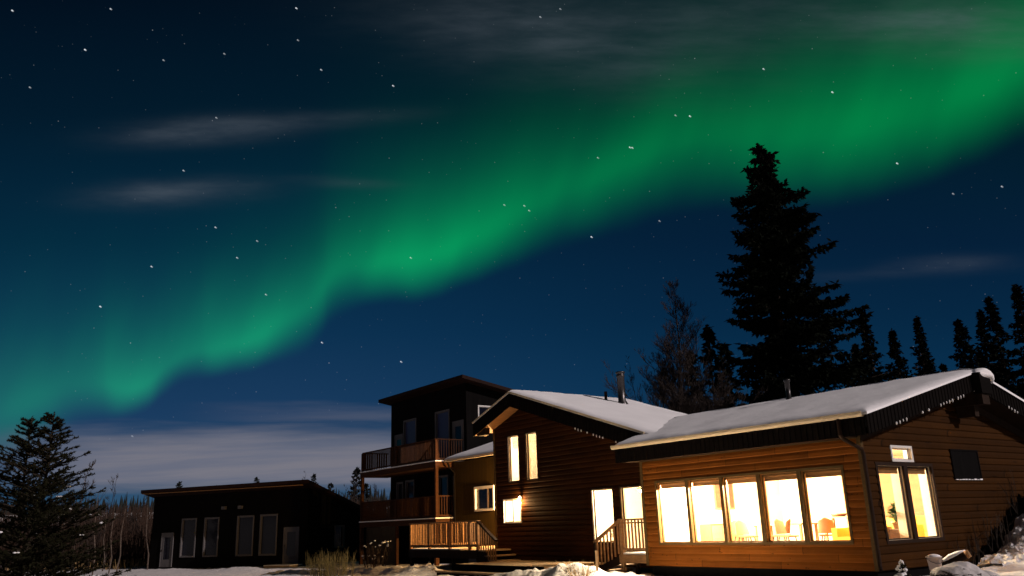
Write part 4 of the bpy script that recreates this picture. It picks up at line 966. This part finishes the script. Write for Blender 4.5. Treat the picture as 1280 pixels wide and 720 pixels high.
# --- conifers
def spruce(base, h, prof, m, label, group=None, seed=1, nb=150, tuft=.34, tw=.07, per=7, step=.3, name='spruce_tree', droop=.25, lean=(0, 0), bark=BARK, top_tuft=True, gap=.0, base_clear=.06):
    """prof(t, az) -> branch reach at relative height t"""
    r_ = random.Random(seed); t_ = thing(name, base, label, 'tree', group); base = Vector(base)
    tr = MB(); rad = h * .012; ax = lambda z: base + Vector((lean[0] * z * z / h, lean[1] * z * z / h, z))
    tr.tube([ax(h * k / 8) - Vector((0, 0, .3 if k == 0 else 0)) for k in range(9)], [rad * (1 - k / 8.6) + .008 for k in range(9)], 8); 
    nd = MB()
    def tuft_at(p, d, s):
        for k in range(per):
            u = (d * r_.uniform(.1, 1) + Vector((r_.uniform(-1, 1), r_.uniform(-1, 1), r_.uniform(-1.1, .35)))).normalized() * tuft * s * r_.uniform(.5, 1.1)
            w = u.cross(Vector((r_.uniform(-1, 1), r_.uniform(-1, 1), r_.uniform(-1, 1)))); 
            if w.length < 1e-5: continue
            w = w.normalized() * tw * s * r_.uniform(.6, 1.3); q = p + u * .5
            nd.add([p, q + w, p + u, q - w], [[0, 1, 2, 3]])
    for i in range(nb):
        t = base_clear + (1 - base_clear) * (1 - (1 - (i + r_.random()) / nb) ** 1.0); az = r_.uniform(0, 6.283)
        L = prof(t, az) * r_.uniform(.62, 1.12) * (1 if r_.random() > gap else .45)
        o = ax(h * min(t, .99)); d = Vector((math.cos(az), math.sin(az), 0)); n = max(2, int(L / step))
        pts = []
        for k in range(n + 1):
            f = k / n; pts.append(o + d * L * f + Vector((0, 0, -droop * L * (f - .75 * f * f * f) + .10 * L * (1 - t) * f)))
        tr.tube(pts[::max(1, n // 3)] if n > 3 else pts, [max(.006, h * .0022 * (1 - .8 * k / 4)) for k in range(len(pts[::max(1, n // 3)] if n > 3 else pts))], 3, False)
        side = Vector((-d.y, d.x, 0))
        for k, p in enumerate(pts[1:] if n > 1 else pts):
            f = (k + 1) / n; wd = .42 * L * (1 - f) ** .8 + .08
            tuft_at(p, d, 1)
            for sgn in (-1, 1):
                if wd > .22: tuft_at(p + side * sgn * wd * r_.uniform(.3, 1) + d * .12 - Vector((0, 0, .08 * wd)), (d + side * sgn * .8).normalized(), .9)
    if top_tuft:
        for k in range(14): tuft_at(ax(h * (1 - k * .004)), Vector((0, 0, 1)), .5 + .04 * k)
    tr.build('trunk', bark, t_, recalc=False); nd.build('crown', m, t_, recalc=False)
    return t_
def at(px, py, d):
    q = px_ray(px, py); k = d / math.hypot(q.x, q.y); return Vector((q.x * k, q.y * k, EYE + q.z * k))
# the tall spruce behind the wing
tp = at(948, 181, 44); hb_ = tp.z + .4
RIGHTV = Vector((1, 0, 0))
def tabl(pts):
    def f(t):
        for (x0, y0), (x1, y1) in zip(pts[:-1], pts[1:]):
            if x0 <= t <= x1: return y0 + (y1 - y0) * (t - x0) / (x1 - x0)
        return pts[-1][1]
    return f
pl_ = tabl([(0, 3.2), (.3, 2.9), (.42, 2.5), (.55, 2.3), (.68, 2.5), (.8, 2.3), (.9, 1.3), (.97, .55), (1, .12)])
pr_ = tabl([(0, 6.6), (.3, 6.0), (.42, 5.2), (.5, 4.3), (.6, 3.5), (.66, 2.7), (.72, 3.1), (.8, 2.2), (.88, 2.0), (.93, 1.4), (.97, .6), (1, .12)])
def bigprof(t, az):
    c_ = math.cos(az); k = .5 + .5 * c_
    return pl_(t) * (1 - k) + pr_(t) * k
spruce((tp.x, tp.y, -.4), hb_, bigprof, NEEDLE, 'very tall dark ragged spruce towering behind the lit wing', seed=11, nb=330, tuft=.40, tw=.085, per=8, step=.25, gap=.33, droop=.30, base_clear=.12)
# spruces in a row behind the roof
ROW = [(1085, 388, 58, .9, 'narrow pointed spruce just right of the very tall one'), (1116, 412, 60, 1.05, 'blunt topped spruce, second in the row behind the roof'), (1141, 396, 62, .8, 'slender pointed spruce, third in the row behind the roof'), (1160, 437, 66, .7, 'small short spruce beside the slender pointed one'),
       (1197, 399, 56, 1.15, 'bushy spruce rising straight behind the gable peak'), (1218, 388, 60, .85, 'thin spruce between the bushy one and the taller pair'), (1240, 371, 58, .95, 'tall spruce second from the right edge'), (1268, 356, 54, 1.1, 'tall dark spruce at the right edge above the gable'),
       (1062, 430, 55, 1.0, 'spruce half merged with the right side of the very tall one'), (1180, 455, 70, .9, 'low spruce in the gap left of the gable peak'), (1312, 262, 40, 1.0, 'spruce cut by the right edge of the picture'), (1230, 440, 64, 1.0, 'low dark spruce behind the snow lump at the gable peak')]
for i, (x, y, d, k, lb) in enumerate(ROW):
    p = at(x, y, d); h = p.z + .5
    spruce((p.x, p.y, -.5), h, lambda t, az, h=h, k=k: k * (min(.19 * (1 - t) * h, 2.5) + .05) * (1 + .25 * math.sin(az * 3 + t * 30)), NEEDLE, lb, 'spruces behind the lit wing', seed=40 + i, nb=260, tuft=.30, tw=.07, per=6, step=.24, base_clear=.35, gap=.15, lean=((i * 37 % 11 - 5) * .006, 0))
# dark spruces behind the gabled house
for i, (x, y, d, k, lb) in enumerate(((884, 408, 46, .75, 'narrow dark spruce among the bare trees behind the flue'), (905, 430, 50, .9, 'dark spruce filling the gap left of the very tall one'), (862, 440, 52, .8, 'short dark spruce behind the bare poplar'))):
    p = at(x, y, d); h = p.z + .5
    spruce((p.x, p.y, -.5), h, lambda t, az, h=h, k=k: k * ((1 - t) ** .8 * .16 * h + .1), NEEDLE, lb, 'spruces behind the gabled house', seed=70 + i, nb=110, tuft=.5, tw=.1, per=5, step=.4, gap=.3, base_clear=.2)
# small conifers seen over the cabin
for i, (x, y, d, lb) in enumerate(((446, 587, 90, 'tallest small spruce between cabin and tower'), (457, 607, 95, 'short spruce close to the tower balcony'), (392, 594, 130, 'tiny spruce tip over the cabin roof peak'), (414, 606, 120, 'tiny spruce tip right of the cabin roof peak'), (321, 598, 150, 'tiny spruce tips over the middle of the cabin roof'), (224, 604, 140, 'small spruce top over the left end of the cabin roof'))):
    p = at(x, y, d); z0 = terrain(p.x, p.y, False); h = p.z - z0 + .2
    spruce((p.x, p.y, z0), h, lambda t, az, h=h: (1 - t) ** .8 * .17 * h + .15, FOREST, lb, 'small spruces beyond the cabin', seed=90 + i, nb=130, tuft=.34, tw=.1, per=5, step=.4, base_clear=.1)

# --- leafless trees
def bare_tree(base, h, label, seed, m=BARKR, group=None, spread=.5, rad=.10, depth=5, name='bare_tree', nmain=9, up=.55, cat='tree'):
    r_ = random.Random(seed); t_ = thing(name, base, label, cat, group); base = Vector(base); tr = MB(); cr = MB()
    pts = [base - Vector((0, 0, .3))]; d = Vector((r_.uniform(-.05, .05), r_.uniform(-.05, .05), 1))
    n = 10
    for i in range(n):
        d = (d + Vector((r_.uniform(-.1, .1), r_.uniform(-.1, .1), .1))).normalized(); pts.append(pts[-1] + d * h / n)
    rr = [rad * (1 - .88 * i / n) for i in range(n + 1)]; tr.tube(pts, rr, 7)
    def grow(p, d, L, r, dep):
        q = [p]; dd = d
        for k in range(3):
            dd = (dd + Vector((r_.uniform(-.22, .22), r_.uniform(-.22, .22), r_.uniform(-.02, .22)))).normalized(); q.append(q[-1] + dd * L / 3)
        cr.tube(q, [r, r * .8, r * .6, r * .35], 4 if dep > 2 else 3, False)
        if dep <= 0: return
        for k in range(r_.choice((4, 5, 5, 6))):
            f = r_.uniform(.25, 1); i = min(2, int(f * 3)); s = q[i] + (q[i + 1] - q[i]) * (f * 3 - i)
            nd_ = (dd + Vector((r_.uniform(-1, 1), r_.uniform(-1, 1), r_.uniform(-.35, .7))) * .85).normalized(); grow(s, nd_, L * r_.uniform(.42, .66), max(r * .58, .0075), dep - 1)
    for k in range(nmain * 2):
        f = .22 + .78 * (k + r_.random()) / (nmain * 2); i = min(n - 1, int(f * n)); p = pts[i] + (pts[i + 1] - pts[i]) * (f * n - i)
        a = r_.uniform(0, 6.283); dd = Vector((math.cos(a), math.sin(a), up + r_.uniform(-.15, .5))).normalized()
        grow(p, dd, h * spread * (1.05 - f) * r_.uniform(.5, .9) + .25, rr[i] * .45, depth - 2 if f > .6 else depth - 1)
    tr.build('trunk', m, t_, recalc=False); cr.build('crown', m, t_, recalc=False)
    return t_
for i, (x, y, d, s, rd, lb) in enumerate(((823, 345, 42, .36, .13, 'bare reddish poplar beside the steel flue, tallest leafless tree'), (888, 398, 44, .22, .08, 'thin bare tree between the poplar and the very tall spruce'), (812, 448, 50, .22, .06, 'bare tree just right of the steel flue, behind the poplar'), (862, 425, 46, .2, .07, 'low bare tree in the gap right of the poplar'), (912, 425, 48, .2, .07, 'bare tree against the left foot of the very tall spruce'))):
    p = at(x, y, d); bare_tree((p.x, p.y, -.4), p.z + .4, lb, 5 + i, BARKR, 'leafless trees behind the roofs', s, rd, 5 if i < 1 else 4, nmain=26 if i == 0 else 11, up=1.5)
for i, (x, y, d, lb) in enumerate(((142, 588, 62, 'tallest thin leafless tree in the brush left of the cabin'), (175, 610, 66, 'thin leafless tree close to the left cabin eave'), (104, 570, 34, 'leafless sapling behind the young spruce'), (122, 612, 55, 'low leafless tree between young spruce and the tallest thin one'))):
    p = at(x, y, d); z0 = terrain(p.x, p.y, False); bare_tree((p.x, p.y, z0), p.z - z0, lb, 25 + i, BARKR, 'thin leafless trees left of the cabin', .26, .05, 4, nmain=7)
for i, (x, y, d, lb) in enumerate(((437, 585, 70, 'leafless tree between cabin roof and tower balcony'), (428, 600, 85, 'short leafless tree over the cabin roof slope'), (372, 588, 100, 'tiny leafless tree over the cabin roof'), (470, 603, 75, 'leafless tree seen left under the upper balcony'), (481, 606, 78, 'leafless tree seen by the tower wall under the upper balcony'))):
    p = at(x, y, d); z0 = terrain(p.x, p.y, False); bare_tree((p.x, p.y, z0), p.z - z0, lb, 35 + i, BARKR, 'leafless trees beyond the cabin', .3, .06, 4, nmain=8)
# pale birch stems in the brush
for i, (x, y, d, x2, lb) in enumerate(((122, 625, 52, 118, 'whitest birch stem at the left of the brush'), (143, 640, 54, 138, 'slim birch stem beside the tallest thin tree'), (158, 634, 55, 147, 'birch stem leaning left in the brush'), (133, 648, 58, 130, 'short slim birch stem in the middle of the brush'), (184, 640, 58, 186, 'birch stem nearest the cabin wall'))):
    top = at(x, y, d); bs = at(x2, 690, d); z0 = terrain(bs.x, bs.y, False); t_ = thing('birch_tree', (bs.x, bs.y, z0), lb, 'tree', 'birch stems in the brush left of the cabin')
    m_ = MB(); b_ = Vector((bs.x, bs.y, z0 - .2)); m_.tube([b_, b_ * .7 + top * .3 + Vector((.10, 0, 0)), b_ * .4 + top * .6 + Vector((-.06, 0, 0)), top + Vector((0, 0, .4))], [.045, .038, .03, .01], 6); m_.build('trunk', BIRCH, t_)
    m_ = MB(); r_ = random.Random(i)
    for k in range(16):
        f = r_.uniform(.45, 1); p = b_ + (top - b_) * f; e = p + Vector((r_.uniform(-.4, .4), r_.uniform(-.4, .4), r_.uniform(.3, .8))); m_.tube([p, e], [.012, .004], 3, False)
    m_.build('crown', BRUSH, t_, recalc=False)
# brush (nobody could count it) and the far wood
r_ = random.Random(77); mb = MB()
for i in range(9000):
    d = r_.uniform(58, 110); x = r_.uniform(-.62, .0) if r_.random() < .8 else r_.uniform(-.52, -.36); px_ = x * d; 
    y_ = d; z0 = terrain(px_, y_, False); h = r_.uniform(1.6, 4.6) * (.6 + d / 160); b = Vector((px_, y_, z0 - .1)); tpx = b + Vector((r_.uniform(-.5, .5), r_.uniform(-.5, .5), h))
    mb.tube([b, (b + tpx) / 2 + Vector((r_.uniform(-.15, .15), 0, 0)), tpx], [.035, .028, .012], 3, False)
    for k in range(2):
        p = b + (tpx - b) * r_.uniform(.3, .8); mb.tube([p, p + Vector((r_.uniform(-.6, .6), r_.uniform(-.4, .4), r_.uniform(.3, 1.1)))], [.02, .008], 3, False)
tag(mb.build('brushwood', BRUSH, None, False, (0, 0, 0), recalc=False), 'brown leafless brush thicket beyond the cabin and the young spruce', 'brush', kind='stuff')
mb = MB(); gr = MB()
for i in range(2200):
    d = r_.uniform(55, 78); px_ = r_.uniform(-.6, -.38) * d; z0 = terrain(px_, d, True); b = Vector((px_, d, z0 - .05)); gr.tube([b, b + Vector((r_.uniform(-.15, .15), 0, r_.uniform(.15, .7)))], [.02, .006], 3, False)
tag(gr.build('dry_grass', GRASS, None, False, (0, 0, 0), recalc=False), 'dry grass sticking through snow at the foot of the brush', 'grass', kind='stuff')
for i in range(1500):
    d = r_.uniform(270, 330); x = r_.uniform(-.75, .25) * d; z0 = terrain(x, d, False); h = r_.uniform(3.0, 6.5) * (1.25 if r_.random() < .12 else 1); w = h * r_.uniform(.13, .2); c = Vector((x, d, z0 - .5)); b0 = len(mb.v)
    for k in range(4):
        zz0, zz1 = h * k / 4.6, h * (k / 4.6 + .42); ww = w * (1 - k / 4.4)
        mb.lathe(c + Vector((0, 0, zz0)), [(ww, 0), (ww * .12, zz1 - zz0)], 6)
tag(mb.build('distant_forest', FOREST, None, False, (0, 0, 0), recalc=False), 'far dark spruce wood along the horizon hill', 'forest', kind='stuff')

# --- young spruce in the left foreground
def young_spruce():
    r_ = random.Random(21); d = 17.; tp1 = at(40, 521, d); tp2 = at(68, 516, d - .3); bx = (tp1.x + tp2.x) / 2 - .15; base = Vector((bx, tp1.y, gz(bx, tp1.y)))
    t_ = thing('young_spruce', base, 'young twin topped spruce with snow flecks filling the left foreground', 'tree'); tr = MB(); nd = MB(); sn = MB()
    def needles(p, q, n, ln):
        ax = (q - p); L = ax.length; ax.normalize(); s = ax.cross(Vector((.3, .5, .8))).normalized(); u = ax.cross(s)
        for k in range(n):
            f = r_.random(); a = r_.uniform(0, 6.283); o = p + ax * L * f; dirn = (s * math.cos(a) + u * math.sin(a) + ax * .9).normalized() * ln * r_.uniform(.7, 1.2); w = dirn.cross(ax).normalized() * .010
            nd.add([o - w, o + w, o + dirn], [[0, 1, 2]])
    for lead, (tp, share) in enumerate(((tp1, 1), (tp2, 1))):
        h = tp.z - base.z; b = base.copy(); b0 = base + Vector(((tp.x - base.x) * .35, (tp.y - base.y) * .3, h * .35)); trunk = [base - Vector((0, 0, .2)), b0, Vector((tp.x, tp.y, base.z + h * .72)), tp]
        tr.tube(trunk, [.06, .045, .022, .008], 6)
        needles(trunk[2], tp, 160, .05)
        def axis(t):
            if t < .35: return base + (b0 - base) * (t / .35)
            if t < .72: return b0 + (trunk[2] - b0) * ((t - .35) / .37)
            return trunk[2] + (tp - trunk[2]) * ((t - .72) / .28)
        for i in range(165):
            t = .03 + .95 * (i + r_.random()) / 165; az = r_.uniform(0, 6.283); L = ((1 - t) ** 1.05 * 1.75 + .10) * r_.uniform(.7, 1.15); o = axis(t); dd = Vector((math.cos(az), math.sin(az), .1 + .35 * t)); pts = [o]
            n = max(2, int(L / .22))
            for k in range(n): 
                dd = (dd + Vector((r_.uniform(-.12, .12), r_.uniform(-.12, .12), -.02 + .10 * k / n))).normalized(); pts.append(pts[-1] + dd * L / n)
            tr.tube(pts, [max(.004, .014 * (1 - k / (n + .5))) for k in range(n + 1)], 3, False)
            for k in range(n):
                needles(pts[k], pts[k + 1], 30, .05)
                for s in (-1, 1):
                    if k == 0 and n > 3: continue
                    sd_ = Vector((-dd.y, dd.x, 0)).normalized() * s; tl = (.10 + .32 * (1 - k / n)) * r_.uniform(.6, 1.1) * min(1, L); q = pts[k + 1] + (dd * .8 + sd_ * .75 + Vector((0, 0, r_.uniform(-.15, .3)))).normalized() * tl
                    tr.tube([pts[k + 1], q], [.005, .003], 3, False); needles(pts[k + 1], q, int(12 + 80 * tl), .048)
                    if tl > .25:
                        q2 = (pts[k + 1] + q) / 2 + (dd + Vector((0, 0, .3))).normalized() * tl * .5; needles((pts[k + 1] + q) / 2, q2, 22, .048)
            if r_.random() < .3 and t < .62:
                k = r_.randrange(1, n + 1); p = pts[k] + Vector((0, 0, .03)); w = r_.uniform(.015, .042)
                for j in range(r_.choice((1, 1, 2, 3))):
                    sn.lathe(p + Vector((r_.uniform(-.08, .08), r_.uniform(-.08, .08), 0)), [(w * .4, -w * .3), (w, 0), (w * .75, w * .4), (w * .2, w * .55)], 7)
    tr.build('trunk', BARK, t_, recalc=False); nd.build('crown', NEEDLE2, t_, recalc=False); tag(sn.build('snow_flecks', SNOW, t_, True), kind='stuff')
young_spruce()
